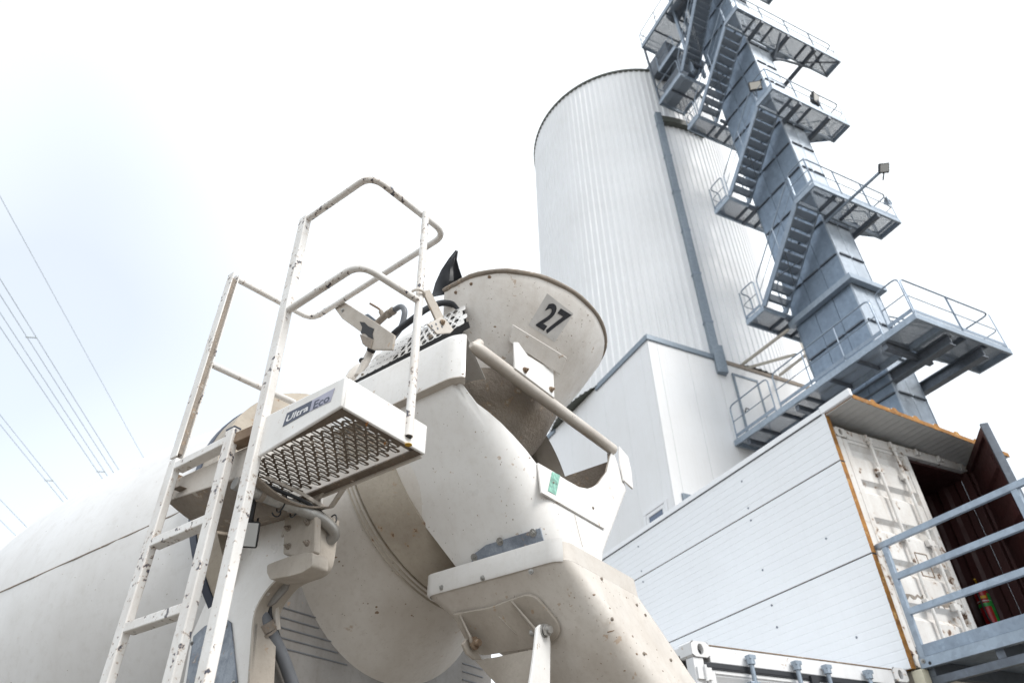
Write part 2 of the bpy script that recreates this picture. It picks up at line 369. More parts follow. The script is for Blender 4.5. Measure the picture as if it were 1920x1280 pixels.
# steel body
m = MB(); m.box(WQ+.03, WQ+.062, LQ+.05, LQ+LEN, uz(.0), uz(2.6)); m.box(WQ+.04, WQ+UW-.01, LQ+LEN-.05, LQ+LEN, uz(0), uz(2.6))
m.box(WQ+.062, WQ+UW, LQ+.05, LQ+LEN-.05, uz(2.44), uz(2.47)); m.build('shell', 'oxide_red', uc)
m = MB(); prof = []; y = LQ+.12
while y < LQ+LEN-.1: prof += [(0, y), (0, y+.09), (.034, y+.13), (.034, y+.22)]; y += .26
m.sheet([[(WQ+UW-.065+p[0], p[1], uz(.1)) for p in prof], [(WQ+UW-.065+p[0], p[1], uz(2.57)) for p in prof]], .003); m.build('inner_wall', 'oxide_red', uc, smooth=25)
m = MB(); m.box(WQ+.062, WQ+UW-.01, LQ+.03, LQ+LEN-.05, uz(.0), uz(.13)); m.build('floor_deck', 'rust_steel', uc)
m = MB(); m.box(WQ+.022, WQ+.115, LQ-.004, LQ+.10, uz(.118), uz(2.50)); m.build('corner_post', 'container_white', uc, bevel=.006)
m = MB(); m.box(WQ+UW-.10, WQ+UW+.0, LQ-.004, LQ+.10, uz(.118), uz(2.50)); m.build('corner_post', 'oxide_red', uc, bevel=.006)
m = MB(); m.box(WQ+.2, WQ+UW-.18, LQ-.010, LQ+.09, uz(2.475), uz(2.597)); hd = m.build('door_header', 'container_white', uc, bevel=.005)
m = MB(); m.box(WQ+.2, WQ+UW-.18, LQ+.0, LQ+.09, uz(.0), uz(.125)); m.build('door_sill', 'container_white', uc, bevel=.005)
for z in (.0, 2.48):
    casting(uc, WQ+.022, LQ-.02, uz(z), 1); casting(uc, WQ+UW, LQ-.02, uz(z), -1)
for u in (.53, .93, 1.36, 1.76):
    m = MB(); m.box(WQ+u-.05, WQ+u-.018, LQ-.05, LQ-.012, uz(2.50), uz(2.58)); m.box(WQ+u+.02, WQ+u+.045, LQ-.045, LQ-.012, uz(2.515), uz(2.56)); m.build('cam_keeper', 'container_white', hd, bevel=.004)
P = door_leaf_profile(.20, 2.44, 5, .042); x0, x1 = WQ+.19, WQ+1.10
dl = MB(); dl.sheet([[(x0, LQ+.012+d, uz(z)) for d, z in P], [(x1, LQ+.012+d, uz(z)) for d, z in P]], -.003)
dleaf = dl.build('door_leaf', 'container_white', uc, smooth=20)
m = MB(); m.box(WQ+.118, x0+.002, LQ-.006, LQ+.05, uz(.15), uz(2.47)); m.box(x1-.002, WQ+1.175, LQ-.006, LQ+.055, uz(.15), uz(2.47)); m.box(x0, x1, LQ-.006, LQ+.05, uz(.15), uz(.21)); m.box(x0, x1, LQ-.006, LQ+.05, uz(2.43), uz(2.47))
m.build('door_frame', 'container_white', dleaf, bevel=.004)
m = MB(); m.box(WQ+.118, WQ+1.18, LQ+.002, LQ+.012, uz(2.4705), uz(2.4745)); m.build('door_gasket', 'gasket', dleaf)
for u in (.53, .93): lock_rod(dleaf, WQ+u, LQ-.036, uz(.19), uz(2.47), 'container_white')
m = MB(); q = (WQ+.65, WQ+.83)
for a, b in (((q[0], .95), (q[1], .95)), ((q[0], 1.2), (q[1], 1.2)), ((q[0], .95), (q[0], 1.2)), ((q[1], .95), (q[1], 1.2))):
    m.bar((a[0], LQ+.008, uz(a[1])), (b[0], LQ+.008, uz(b[1])), .008, .008)
m.build('placard_frame', 'rust_steel', dleaf)
for u0, u1, z in ((.2, .52, .70), (.55, .8, .66), (.8, 1.09, .68)):   # torn, flaking seam tape across the leaf
    m = MB(); pts = []
    for k in range(9): pts.append((WQ+u0+(u1-u0)*k/8, LQ+.006-.012*random.random(), uz(z+.035*random.random())))
    m.sheet([pts, [(p[0], LQ+.008, p[2]-.02-.035*random.random()) for p in pts]], .002); m.build('flaking_strip', 'dried_concrete', dleaf)
# open leaf
hg = V3((WQ+UW-.02, LQ-.012, 0)); fr = V3((WQ+1.50, LQ-.83, 0)); dd = unit(fr-hg); nn = np.array([dd[1], -dd[0], 0]);
if nn@np.array([-1, .2, 0]) < 0: nn = -nn
ol = MB(); z0, z1 = uz(.15), uz(2.545); W_ = 1.13
def lp(s_, off, z): q_ = hg+dd*s_+nn*off; return (q_[0], q_[1], z)
ol.prism([lp(0, -.02, z0), lp(W_, -.02, z0), lp(W_, .0, z0), lp(0, .0, z0)], (0, 0, z1-z0)); olo = ol.build('door_leaf', 'oxide_red', uc)
olo['label'] = 'dark red inner face of the open container door'
m = MB()
for s0, s1, a, b in ((0, W_, z1-.09, z1), (0, W_, z0, z0+.09), (0, .08, z0+.09, z1-.09), (W_-.1, W_, z0+.09, z1-.09)):
    m.prism([lp(s0, .0, a), lp(s1, .0, a), lp(s1, .035, a), lp(s0, .035, a)], (0, 0, b-a))
m.build('leaf_frame', 'oxide_red', olo, bevel=.004)
for k in range(4):
    m = MB(); a = z0+.25+k*.55; m.prism([lp(.14, .0, a), lp(W_-.16, .0, a), lp(W_-.16, .03, a+.03), lp(.14, .03, a+.03)], (0, 0, .16)); m.build('leaf_rib', 'oxide_red', olo)
m = MB(); m.prism([lp(W_, -.03, z0), lp(W_+.028, -.03, z0), lp(W_+.028, .05, z0), lp(W_, .05, z0)], (0, 0, z1-z0)); m.build('leaf_gasket', 'galvanised_dark', olo)
for z in (uz(.5), uz(1.35), uz(2.2)):
    m = MB(); m.tube([(hg[0]+.02, hg[1]-.01, z-.08), (hg[0]+.02, hg[1]-.01, z+.08)], .018, 8); m.build('hinge', 'container_white', uc)
# conduit and socket inside
m = MB(); m.tube(fillet([(WQ+UW-.10, LQ+1.5, uz(2.2)), (WQ+UW-.10, LQ+.75, uz(2.2)), (WQ+UW-.10, LQ+.75, uz(1.05))], .03), .011, 8); cd = m.build('conduit', 'hose_grey', uc)
m = MB(); m.box(WQ+UW-.15, WQ+UW-.07, LQ+.70, LQ+.80, uz(.93), uz(1.06)); m.build('socket_box', 'sticker_grey', cd, bevel=.006)
# sandwich roof with overhang
rs = .072; rf = []; top = []; uu = -.03; rise = lambda u: 2.785-rs*u
bot = [(-.03, rise(-.03)-.055), (2.52, rise(2.52)-.055)]
top = [(-.03, rise(-.03))]
for k in range(7):
    c = .30+k*.335; top += [(c-.05, rise(c-.05)), (c-.022, rise(c)+.033), (c+.022, rise(c)+.033), (c+.05, rise(c+.05))]
top.append((2.52, rise(2.52)))
prof = [bot[1], bot[0]]+top
yF, yB = LQ-.42, LQ+LEN+.1
m = MB(); m.prism([(WQ+u, yF+.012, uz(z)) for u, z in prof], (0, yB-yF, 0)); rfo = m.build('roof_panel', 'pvc_white', uc, smooth=20)
m = MB(); m.prism([(WQ+u, yF, uz(z-.003)) for u, z in [bot[1], bot[0]]+top], (0, .0115, 0)); m.build('foam_edge', 'foam_orange', rfo, smooth=20)
m = MB(); n = 26; P = []
for k in range(n+1):
    u = -.02+k*2.5/n; z = rise(u)-.0575; P += [(u-.02, z), (u-.008, z-.004), (u+.008, z-.004), (u+.02, z)]
m.sheet([[(WQ+u, yF+.004, uz(z)) for u, z in P], [(WQ+u, LQ+.1, uz(z)) for u, z in P]], .0015); m.build('roof_lining', 'roof_lining', rfo, smooth=25)
m = MB(); m.box(WQ-.075, WQ-.032, yF-.012, LQ+.018, uz(2.755), uz(2.845)); m.build('roof_trim', 'pvc_white', rfo, bevel=.003)
m = MB(); m.box(WQ-.034, WQ+.06, yF+.02, LQ-.03, uz(2.742), uz(2.750)); m.build('foam_scrap', 'foam_orange', rfo)

# ------------------------------------------------------------------ lower containers
def lower_container(label, w0, l0, mat, dmat, detail, base_h):
    c = thing('shipping_container', label, 'container', YARD, (w0+1.22, l0+3, GZ), 'stacked shipping containers'); Z0, Z1 = GZ+base_h, HQ-.012
    m = MB(); P = []; y = l0+.2
    while y < l0+LEN-.2: P += [(0, y), (0, y+.07), (.034, y+.138), (.034, y+.208)]; y += .276
    for sx, nm in ((w0+.02, 1), (w0+2.42, -1)):
        s_ = MB(); s_.sheet([[(sx+nm*p[0], p[1], Z0+.12) for p in P], [(sx+nm*p[0], p[1], Z1-.06) for p in P]], .003); s_.build('side_wall', mat, c, smooth=20)
        for a, b, n_ in ((Z0, Z0+.14, 'bottom_rail'), (Z1-.075, Z1-.012, 'top_rail')):
            r = MB(); r.box(min(sx, sx+nm*.06), max(sx, sx+nm*.06), l0+.17, l0+LEN-.17, a, b); r.build(n_, mat, c, bevel=.004)
    m = MB(); m.box(w0+.05, w0+2.39, l0+.1, l0+LEN-.05, Z1-.06, Z1-.035); m.build('roof', mat, c)
    m = MB(); m.box(w0+.05, w0+2.39, l0+LEN-.09, l0+LEN-.02, Z0+.1, Z1-.06); m.build('end_wall', mat, c)
    m = MB(); m.box(w0+.05, w0+2.39, l0+.1, l0+LEN-.1, Z0+.06, Z0+.13); m.build('floor_deck', 'rust_steel', c)
    for z in (Z0, Z1-.118):
        casting(c, w0, l0-.012, z, 1, mat); casting(c, w0+2.44, l0-.012, z, -1, mat)
    for a in (w0+.012, w0+2.44-.112):
        m = MB(); m.box(a, a+.10, l0, l0+.1, Z0+.12, Z1-.12); m.build('corner_post', mat, c, bevel=.006)
    m = MB(); m.box(w0+.18, w0+2.26, l0+.0, l0+.09, Z1-.150, Z1-.022); hd = m.build('door_header', dmat, c, bevel=.006)
    m = MB(); m.box(w0+.18, w0+2.26, l0-.004, l0+.05, Z1-.0225, Z1-.014); m.build('header_seal', 'rust_steel', hd)
    m = MB(); m.box(w0+.18, w0+2.26, l0, l0+.09, Z0, Z0+.13); m.build('door_sill', dmat, c, bevel=.006)
    for k, (a, b) in enumerate(((w0+.122, w0+1.21), (w0+1.228, w0+2.318))):
        P = door_leaf_profile(Z0+.2, Z1-.225, 5, .036)
        s_ = MB(); s_.sheet([[(a+.09, l0+.02+d, z) for d, z in P], [(b-.09, l0+.02+d, z) for d, z in P]], -.003); lf = s_.build('door_leaf', dmat, c, smooth=20)
        f = MB(); f.box(a, a+.09, l0+.004, l0+.05, Z0+.15, Z1-.2); f.box(b-.09, b, l0+.004, l0+.05, Z0+.15, Z1-.2); f.box(a+.09, b-.09, l0+.004, l0+.05, Z0+.15, Z0+.21); f.box(a+.09, b-.09, l0+.004, l0+.05, Z1-.23, Z1-.2)
        f.build('door_frame', dmat, lf, bevel=.004)
        if detail:
            gk = MB(); gk.box(a-.01, b+.008, l0-.006, l0+.04, Z1-.199, Z1-.152); gk.box(a-.01, b+.008, l0-.010, l0-.005, Z1-.188, Z1-.182); gk.build('door_gasket', 'gasket', lf)
            for fx in ((.44, .935) if k == 0 else (.17, .66)):
                lock_rod(lf, a+fx, l0-.045, Z0+.1, Z1-.13, 'galvanised_light', .019, (.3, .55, .93))
            if k == 1:
                d_ = MB(); d_.box(a-.02, a+.06, l0-.03, l0-.007, Z1-.30, Z1-.165); d_.build('door_overlap', 'gasket', lf)
        for z in (Z0+.4, Z0+1.2, Z0+2., Z1-.24):
            hn = MB(); hx = a-.03 if k == 0 else b+.03; hn.box(hx-.07, hx+.07, l0-.02, l0+.003, z-.045, z+.045); hn.tube([(hx, l0-.028, z-.06), (hx, l0-.028, z+.06)], .014, 8); hn.build('hinge', dmat, lf)
    for x in (w0+.1, w0+2.1):
        for y in (l0+.05, l0+LEN-.3):
            b_ = MB(); b_.box(x, x+.25, y, y+.25, GZ, Z0); b_.build('footing_block', 'foundation', c, bevel=.01)
    return c
lower_container('white lower shipping container with closed doors, black gasket and galvanised locking rods', 3.834, 4.751, 'container_paint', 'container_paint', True, .15)
lower_container('beige lower shipping container standing beneath the galvanised landing', 6.362, 4.74, 'beige_rail', 'beige_rail', False, .15)
m = MB(); q = YARD.ony(1711, 1260, 4.73); m.box(q[0]-.012, q[0]+.075, 4.62, 4.735, q[2]-.14, q[2]+.01)
single(m, 'spacer_block', 'pad_cream', 'cream block wedged between the two lower containers under the landing corner', 'block', YARD, (q[0]+.03, 4.68, q[2]-.14), bevel=.004)

# ------------------------------------------------------------------ landing with railing
lx0, lx1, ly1, ly0 = WQ+.045, WQ+2.5, LQ-.05, LQ-2.3
ld = thing('access_landing', 'galvanised steel landing with three-bar railing in front of the open container door', 'landing', YARD, (WQ+1.2, LQ-1.2, GZ))
for sx in (lx0, lx1):
    rl = MB(); rl.box(sx-.028, sx+.028, ly0, ly1-.015, uz(-.03), uz(.062)); bm_ = rl.build('side_beam', 'galvanised_light', ld, bevel=.004)
    r2 = MB(); r2.box(sx-.018, sx+.018, ly0, ly1-.02, uz(.0625), uz(.165)); r2.build('toe_plate', 'galvanised', bm_, bevel=.003)
    for z in (1.145, .81, .47):
        t_ = MB(); t_.box(sx-.02, sx+.02, ly0, ly1+(.03 if z > 1 else -.07), uz(z)-.03, uz(z)+.03); t_.build('rail_bar', 'galvanised_light', ld, bevel=.004)
    for y in (ly1-.06, (ly0+ly1)/2-.35, ly0+.03):
        p_ = MB(); p_.box(sx-.0195, sx+.0195, y-.03, y+.03, uz(.06), uz(1.115)); p_.build('rail_post', 'galvanised_light', ld, bevel=.004)
    b_ = MB(); b_.bolt((sx-.03 if sx == lx0 else sx+.03, ly1-.06, uz(.03)), (-1 if sx == lx0 else 1, 0, 0), .014, .014); b_.build('bolt', 'zinc_bolt', bm_)
    h_ = MB(); h_.tube([(sx-.0285, ly1-.12, uz(.0)), (sx-.0275, ly1-.12, uz(.0))], .016, 12); h_.build('slot_hole', 'black', bm_)
    h_ = MB(); h_.tube([(sx, ly1+.03, uz(1.145)), (sx-.03, ly1+.03, uz(1.145))], .02, 12); h_.build('rail_cap', 'galvanised', ld)
m = MB(); m.box(lx0+.03, lx1-.03, ly0, ly1-.02, uz(.03), uz(.045)); m.build('deck_plate', 'galvanised', ld)
for y in (ly1-.06, ly1-.75, ly1-1.45, ly0+.06):
    m = MB(); m.box(lx0+.03, lx1-.03, y-.04, y+.04, uz(-.10), uz(.028)); m.build('cross_beam', 'galvanised_dark', ld, bevel=.004)
for x in (lx0+.06, lx1-.06):
    m = MB(); m.box(x-.05, x+.05, ly0+.02, ly0+.12, GZ, uz(-.1)); m.build('leg', 'galvanised', ld, bevel=.005)
    m = MB(); m.box(x-.03, x+.03, ly0+.1, LQ+.02, uz(-.165), uz(-.1)); m.build('long_beam', 'galvanised_dark', ld)

# ------------------------------------------------------------------ fire extinguisher on the inner wall
ex = thing('fire_extinguisher', 'red fire extinguisher with green band hanging inside the open container', 'fire extinguisher', YARD, (WQ+UW-.17, LQ+.40, uz(.66)))
X, Y, Zb = WQ+UW-.17, LQ+.40, uz(.66)
def lathe(mb, c, prof, n=20):
    loops = [[(c[0]+r*math.cos(2*math.pi*k/n), c[1]+r*math.sin(2*math.pi*k/n), c[2]+z) for k in range(n)] for r, z in prof]
    return mb.loft(loops, cap0=True, cap1=True)
m = MB(); lathe(m, (X, Y, Zb), [(.06, 0), (.074, .015), (.075, .40), (.062, .45), (.03, .475), (.022, .49)]); m.build('cylinder', 'red_paint', ex)
def band(z0, z1, r, a0, a1, mat, nm, n=12):
    b = MB(); P0 = [(X+r*math.cos(a0+(a1-a0)*k/n), Y+r*math.sin(a0+(a1-a0)*k/n), Zb+z0) for k in range(n+1)]; b.sheet([P0, [(p[0], p[1], Zb+z1) for p in P0]], .0008); b.build(nm, mat, ex)
band(.03, .40, .0762, D2R(250), D2R(292), 'green_paint', 'green_stripe'); band(.255, .295, .077, D2R(130), D2R(292), 'green_paint', 'green_band')
band(.315, .322, .0765, D2R(130), D2R(292), 'white_print', 'white_line'); band(.345, .375, .0765, D2R(195), D2R(240), 'yellow', 'yellow_label'); band(.05, .058, .0765, D2R(150), D2R(250), 'white_print', 'white_line')
m = MB(); m.box(X-.016, X+.016, Y-.016, Y+.016, Zb+.49, Zb+.53); m.build('valve', 'black', ex)
m = MB(); m.bar((X+.0, Y, Zb+.53), (X-.09, Y-.05, Zb+.56), .02, .012); m.build('handle', 'yellow', ex)
m = MB(); m.tube(fillet([(X-.016, Y, Zb+.51), (X-.10, Y-.02, Zb+.47), (X-.105, Y-.03, Zb+.1), (X-.07, Y-.05, Zb+.03)], .05), .011, 8); m.build('hose', 'black', ex)
m = MB(); m.box(X+.07, WQ+UW-.06, Y-.03, Y+.03, Zb+.1, Zb+.4); m.build('wall_bracket', 'black', ex)

# ------------------------------------------------------------------ silo
AZS = D2R(14.87); SD = 23.2; SR = .2*SD; sc = SD*np.array([math.sin(AZS), math.cos(AZS), 0]); SC = YARD.loc(sc); SZ0, SZ1 = 13.12, 30.0
si = thing('silo', 'tall white round silo of ribbed sheet metal above the panel building', 'silo', YARD, (SC[0], SC[1], GZ))
def silo_hit(px, py, rr):
    d = ray(px, py); c = sc; A_ = d[0]**2+d[1]**2; B_ = d[0]*c[0]+d[1]*c[1]; C_ = c[0]**2+c[1]**2-rr**2
    t_ = (B_-math.sqrt(max(0, B_*B_-A_*C_)))/A_; return YARD.loc(d*t_)
NR = 118
def rib_ring(r0, z, amp):
    out = []
    for k in range(NR):
        for f, h in ((0, 0), (.56, 0), (.66, 1), (.90, 1)):
            a = 2*math.pi*(k+f)/NR; r = r0+h*amp; out.append((SC[0]+r*math.cos(a), SC[1]+r*math.sin(a), z))
    return out
zs = [SZ0, 17.0, 21.4, 25.8, SZ1]
for i in range(4):
    m = MB(); a, b = zs[i], zs[i+1]+(.05 if i < 3 else 0); r0 = SR-.036-.006*(3-i)*0
    m.loft([rib_ring(r0-.004*(i % 2), a, .036), rib_ring(r0-.004*(i % 2), b, .036)]); m.build('cladding_ring', 'silo_paint', si, smooth=20)
m = MB(); m.loft([[(SC[0]+r*math.cos(2*math.pi*k/96), SC[1]+r*math.sin(2*math.pi*k/96), z) for k in range(96)] for r, z in ((SR-.2, SZ1-.02), (SR+.045, SZ1-.02), (SR+.045, SZ1+.10), (SR-.2, SZ1+.10))]); m.build('rim_flashing', 'flash_dark', si)
m = MB(); m.loft([[(SC[0]+r*math.cos(2*math.pi*k/96), SC[1]+r*math.sin(2*math.pi*k/96), z) for k in range(96)] for r, z in ((SR-.1, SZ1+.09), (SR*.5, SZ1+.5), (.3, SZ1+.9))], cap1=True); m.build('roof', 'galvanised', si)
m = MB(); m.loft([[(SC[0]+r*math.cos(2*math.pi*k/96), SC[1]+r*math.sin(2*math.pi*k/96), z) for k in range(96)] for r, z in ((SR-.045, SZ0+.03), (SR*.85, SZ0+.03))]); m.build('soffit', 'flash_dark', si)
# duct down the silo wall
pt, pb = silo_hit(1222, 214, SR+.08), silo_hit(1343, 672, SR+.08)
az = math.atan2(pb[1]-SC[1], pb[0]-SC[0]); rad = np.array([math.cos(az), math.sin(az), 0]); tan = np.array([-rad[1], rad[0], 0])
dx, dy = SC[0]+(SR+.10)*rad[0], SC[1]+(SR+.10)*rad[1]
m = MB(); m.bar((dx, dy, 13.2), (dx, dy, pt[2]), .26, .2, up=rad); du = m.build('downpipe', 'flash_grey', si, bevel=.01)
q = silo_hit(1345, 690, SR+.1); m = MB(); m.bar((dx+rad[0]*.12, dy+rad[1]*.12, 12.45), (dx+rad[0]*.12, dy+rad[1]*.12, 13.5), .34, .26, up=rad); m.build('pipe_box', 'flash_grey', du, bevel=.01)
for z in np.arange(14.6, pt[2]-.5, 2.2):
    m = MB(); m.bar((dx, dy, z-.03), (dx, dy, z+.03), .3, .215, up=rad); m.build('pipe_clip', 'galvanised', du)
# dark hood where the conveyor enters, beside the duct
hA = silo_hit(1240, 233, SR); hB = silo_hit(1318, 258, SR); a0 = math.atan2(hA[1]-SC[1], hA[0]-SC[0]); a1 = math.atan2(hB[1]-SC[1], hB[0]-SC[0])
m = MB(); lp_ = lambda r, z: [(SC[0]+r*math.cos(a0+(a1-a0)*k/24), SC[1]+r*math.sin(a0+(a1-a0)*k/24), z) for k in range(25)]
m.loft([lp_(SR-.02, hA[2]-.05), lp_(SR+.22, hA[2]-.05), lp_(SR+.22, hA[2]+.30), lp_(SR-.02, hA[2]+.42)], closed=False); m.build('hood_flashing', 'flash_dark', si)
# roof railing
rr = MB(); ra = [math.radians(a) for a in range(200, 350, 5)]
for hgt, nm in ((1.1, 'rail'), (.55, 'rail')):
    t_ = MB(); t_.tube([(SC[0]+(SR-.25)*math.cos(a), SC[1]+(SR-.25)*math.sin(a), SZ1+hgt) for a in [D2R(x) for x in range(268, 300, 4)]], .02, 6); t_.build('roof_rail', 'galvanised', si)
for x in range(268, 300, 8):
    a = D2R(x); t_ = MB(); t_.tube([(SC[0]+(SR-.25)*math.cos(a), SC[1]+(SR-.25)*math.sin(a), SZ1+z) for z in (.05, 1.1)], .02, 6); t_.build('rail_post', 'galvanised', si)

# ------------------------------------------------------------------ panel building under the silo
BX0, BX1, BY0, BY1, BZ = 10.82, 19.3, 13.1, 20.0, 13.12
pb_ = thing('panel_building', 'white flat-roofed panel building carrying the round silo', 'building', YARD, ((BX0+BX1)/2, (BY0+BY1)/2, GZ))
m = MB(); m.box(BX0+.065, BX1, BY0+.065, BY1, GZ, BZ-.01); m.build('wall_core', 'foundation', pb_)
edges = [BX0+.0, 11.15, 12.265, 13.375, 14.485, 15.6, 16.7, 17.8, 18.7, BX1]
for a, b in zip(edges[:-1], edges[1:]):
    m = MB(); m.box(a+.004, b-.004, BY0, BY0+.06, GZ+.1, BZ); m.build('wall_panel', 'panel_paint', pb_, bevel=.005)
e2 = [BY0+.062+.0]+[BY0+.4+1.11*k for k in range(6)]+[BY1]
for a, b in zip(e2[:-1], e2[1:]):
    m = MB(); m.box(BX0, BX0+.06, a+.0035, b-.0035, GZ+.1, BZ); m.build('wall_panel', 'panel_paint', pb_, bevel=.005)
for bx in ((BX0-.05, 13.30, BY0-.055, BY0+.02), (BX0-.055, BX0+.02, BY0+.0205, 16.1), (BX0-.055, BX0+.02, 19.0, BY1)):
    m = MB(); m.box(*bx, BZ-.14, BZ+.05); m.build('roof_flashing', 'flash_grey', pb_, bevel=.006)
m = MB(); m.box(13.302, BX1, BY0-.03, BY0+.02, BZ-.16, BZ-.02); m.build('eave_trim', 'dried_concrete', pb_)
# door onto the walkway
dx0 = YARD.ony(1371, 700, BY0)[0]; dz0, dz1 = 10.10, YARD.ony(1371, 700, BY0)[2]
dr = MB(); dr.box(dx0+.07, dx0+.95, BY0-.03, BY0-.004, dz0, dz1-.08); door = dr.build('door', 'panel_paint', pb_)
m = MB()
for b in ((dx0, dx0+.07, dz0, dz1), (dx0+.95, dx0+1.02, dz0, dz1), (dx0+.07, dx0+.95, dz1-.08, dz1)): m.box(b[0], b[1], BY0-.05, BY0-.002, b[2], b[3])
m.build('door_frame', 'flash_grey', door, bevel=.004)
hp = YARD.ony(1397, 768, BY0-.06); m = MB(); m.tube(fillet([(hp[0], BY0-.03, hp[2]-.07), (hp[0], BY0-.09, hp[2]-.02), (hp[0]+.02, BY0-.09, hp[2]+.05), (hp[0]+.14, BY0-.09, hp[2]+.05)], .02), .016, 8); m.build('door_handle', 'black', door)
# window in the left wall
wa, wb = YARD.onx(1208, 973, BX0-.03), YARD.onx(1250, 944, BX0-.03); wz1 = wa[2]+.16; wz0 = wz1-.95; y0, y1 = min(wa[1], wb[1]), max(wa[1], wb[1])
m = MB()
for a, b, c, d in ((y0, y1, wz1-.09, wz1), (y0, y1, wz0, wz0+.09), (y0, y0+.09, wz0+.09, wz1-.09), (y1-.09, y1, wz0+.09, wz1-.09)): m.box(BX0-.05, BX0+.02, a, b, c, d)
wf = m.build('window', 'pvc_white', pb_, bevel=.006)
m = MB()
for a, b, c, d in ((y0+.1, y1-.1, wz1-.2, wz1-.1), (y0+.1, y1-.1, wz0+.1, wz0+.2), (y0+.1, y0+.2, wz0+.2, wz1-.2), (y1-.2, y1-.1, wz0+.2, wz1-.2)): m.box(BX0-.035, BX0-.004, a, b, c, d)
m.build('sash', 'pvc_white', wf, bevel=.006)
m = MB(); m.box(BX0-.015, BX0-.006, y0+.2, y1-.2, wz0+.2, wz1-.2); m.build('pane', 'window_glass', wf)
# grey ventilation flap low in the front wall
va, vb = YARD.ony(1278, 924, BY0-.02), YARD.ony(1300, 930, BY0-.02)
m = MB(); m.box(va[0], va[0]+.62, BY0-.05, BY0-.002, va[2]-.62, va[2]); vf = m.build('vent_frame', 'flash_grey', pb_, bevel=.006)
m = MB(); m.box(va[0]+.17, va[0]+.48, BY0-.058, BY0-.0505, va[2]-.5, va[2]-.17); m.build('vent_louvre', 'black', vf)
# ------------------------------------------------------------------ elevator tower with stairs and platforms
TX0, TX1, TY0, TY1 = 14.40, 15.41, 8.62, 10.66
tw = thing('elevator_tower', 'blue-grey galvanised elevator tower wrapped in stairs and platforms beside the silo', 'tower', YARD, ((TX0+TX1)/2, (TY0+TY1)/2, GZ))
FL = [-1.25, .3, 1.5, 2.7, 3.9, 5.1, 6.3, 7.3, 8.3, 9.33, 10.5, 11.61, 12.9, 14.05, 15.4, 16.7, 17.95, 19.2, 20.4, 21.7, 23.0, 24.2, 25.5, 26.8, 28.1, 29.4, 30.7, 32.0, 33.3]
m = MB(); m.box(TX0+.03, TX1-.03, TY0+.03, TY1-.03, GZ, 34.4); m.build('casing_core', 'galvanised_dark', tw)
NB, NF = 3, 2
for i in range(len(FL)-1):
    a, b = FL[i]+.022, FL[i+1]-.022
    for k in range(NB):
        y0 = TY0+(TY1-TY0)*k/NB; y1 = TY0+(TY1-TY0)*(k+1)/NB
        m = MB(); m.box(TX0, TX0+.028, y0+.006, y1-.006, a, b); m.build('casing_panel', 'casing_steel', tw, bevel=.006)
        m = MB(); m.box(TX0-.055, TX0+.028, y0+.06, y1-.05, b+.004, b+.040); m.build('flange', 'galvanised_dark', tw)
    for k in range(NF):
        x0 = TX0+(TX1-TX0)*k/NF; x1 = TX0+(TX1-TX0)*(k+1)/NF
        m = MB(); m.box(x0+.006+(.03 if k == 0 else 0), x1-.006, TY0, TY0+.028, a, b); m.build('casing_panel', 'casing_front_lit', tw, bevel=.006)
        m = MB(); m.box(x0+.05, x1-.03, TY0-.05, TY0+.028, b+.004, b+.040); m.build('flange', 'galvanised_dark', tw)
for x, y in ((TX0-.012, TY0-.012), (TX0-.012, TY1), (TX1, TY0-.012)):
    m = MB(); m.box(x, x+.05 if x < TX1 else x+.02, y, y+.05 if y < TY1 else y+.02, GZ, 34.4); m.build('corner_angle', 'casing_front_lit' if y < TY1 else 'galvanised_light', tw)
m = MB(); rz = 12.86   # heavy collar
m.box(TX0-.20, TX0-.02, TY0-.20, TY1+.12, rz, rz+.19); m.box(TX0-.02, TX1+.16, TY0-.20, TY0-.03, rz, rz+.19); m.box(TX1+.02, TX1+.16, TY0-.03, TY1+.12, rz, rz+.19); m.build('collar', 'galvanised_light', tw, bevel=.008)
# head of the elevator above the picture
m = MB(); m.box(TX0-.35, TX1+.35, TY0-.45, TY1+.45, 34.4, 36.6); m.prism([(TX0-.35, TY0-.45, 36.6), (TX1+.35, TY0-.45, 36.6), (TX1-.1, TY0-.45, 37.4), (TX0+.1, TY0-.45, 37.4)], (0, TY1-TY0+.9, 0)); m.build('head_housing', 'casing_steel', tw)

def rail_run(parent, pts, z, closed_ends=True, toe=True, spacing=1.35, hgt=1.1):
    """top rail whose ends bend down into posts, knee rail, posts and toe plate along a plan polyline"""
    P = [V3((x, y, z)) for x, y in pts]; up = np.array([0, 0, 1.0])
    line = [P[0]+up*.02]+[p+up*hgt for p in P]+[P[-1]+up*.02]
    t_ = MB(); t_.tube(fillet(line, .16, 4), .021, 8); t_.build('handrail', 'galvanised', parent)
    k_ = MB(); k_.tube(fillet([p+up*hgt*.52 for p in P], .12, 3), .014, 6); k_.build('knee_rail', 'galvanised', parent)
    for a, b in zip(P[:-1], P[1:]):
        L_ = np.linalg.norm(b-a); n = max(1, int(round(L_/spacing)))
        for i in range(0 if len(P) > 2 and a is not P[0] else 1, n):
            q = a+(b-a)*i/n; s_ = MB(); s_.bar(q-up*.06, q+up*(hgt-.01), .045, .012, up=unit(b-a)); s_.build('post', 'galvanised', parent)
        if toe:
            s_ = MB(); s_.bar(a+up*.11, b+up*.11, .008, .10); s_.build('toe_plate', 'galvanised', parent)
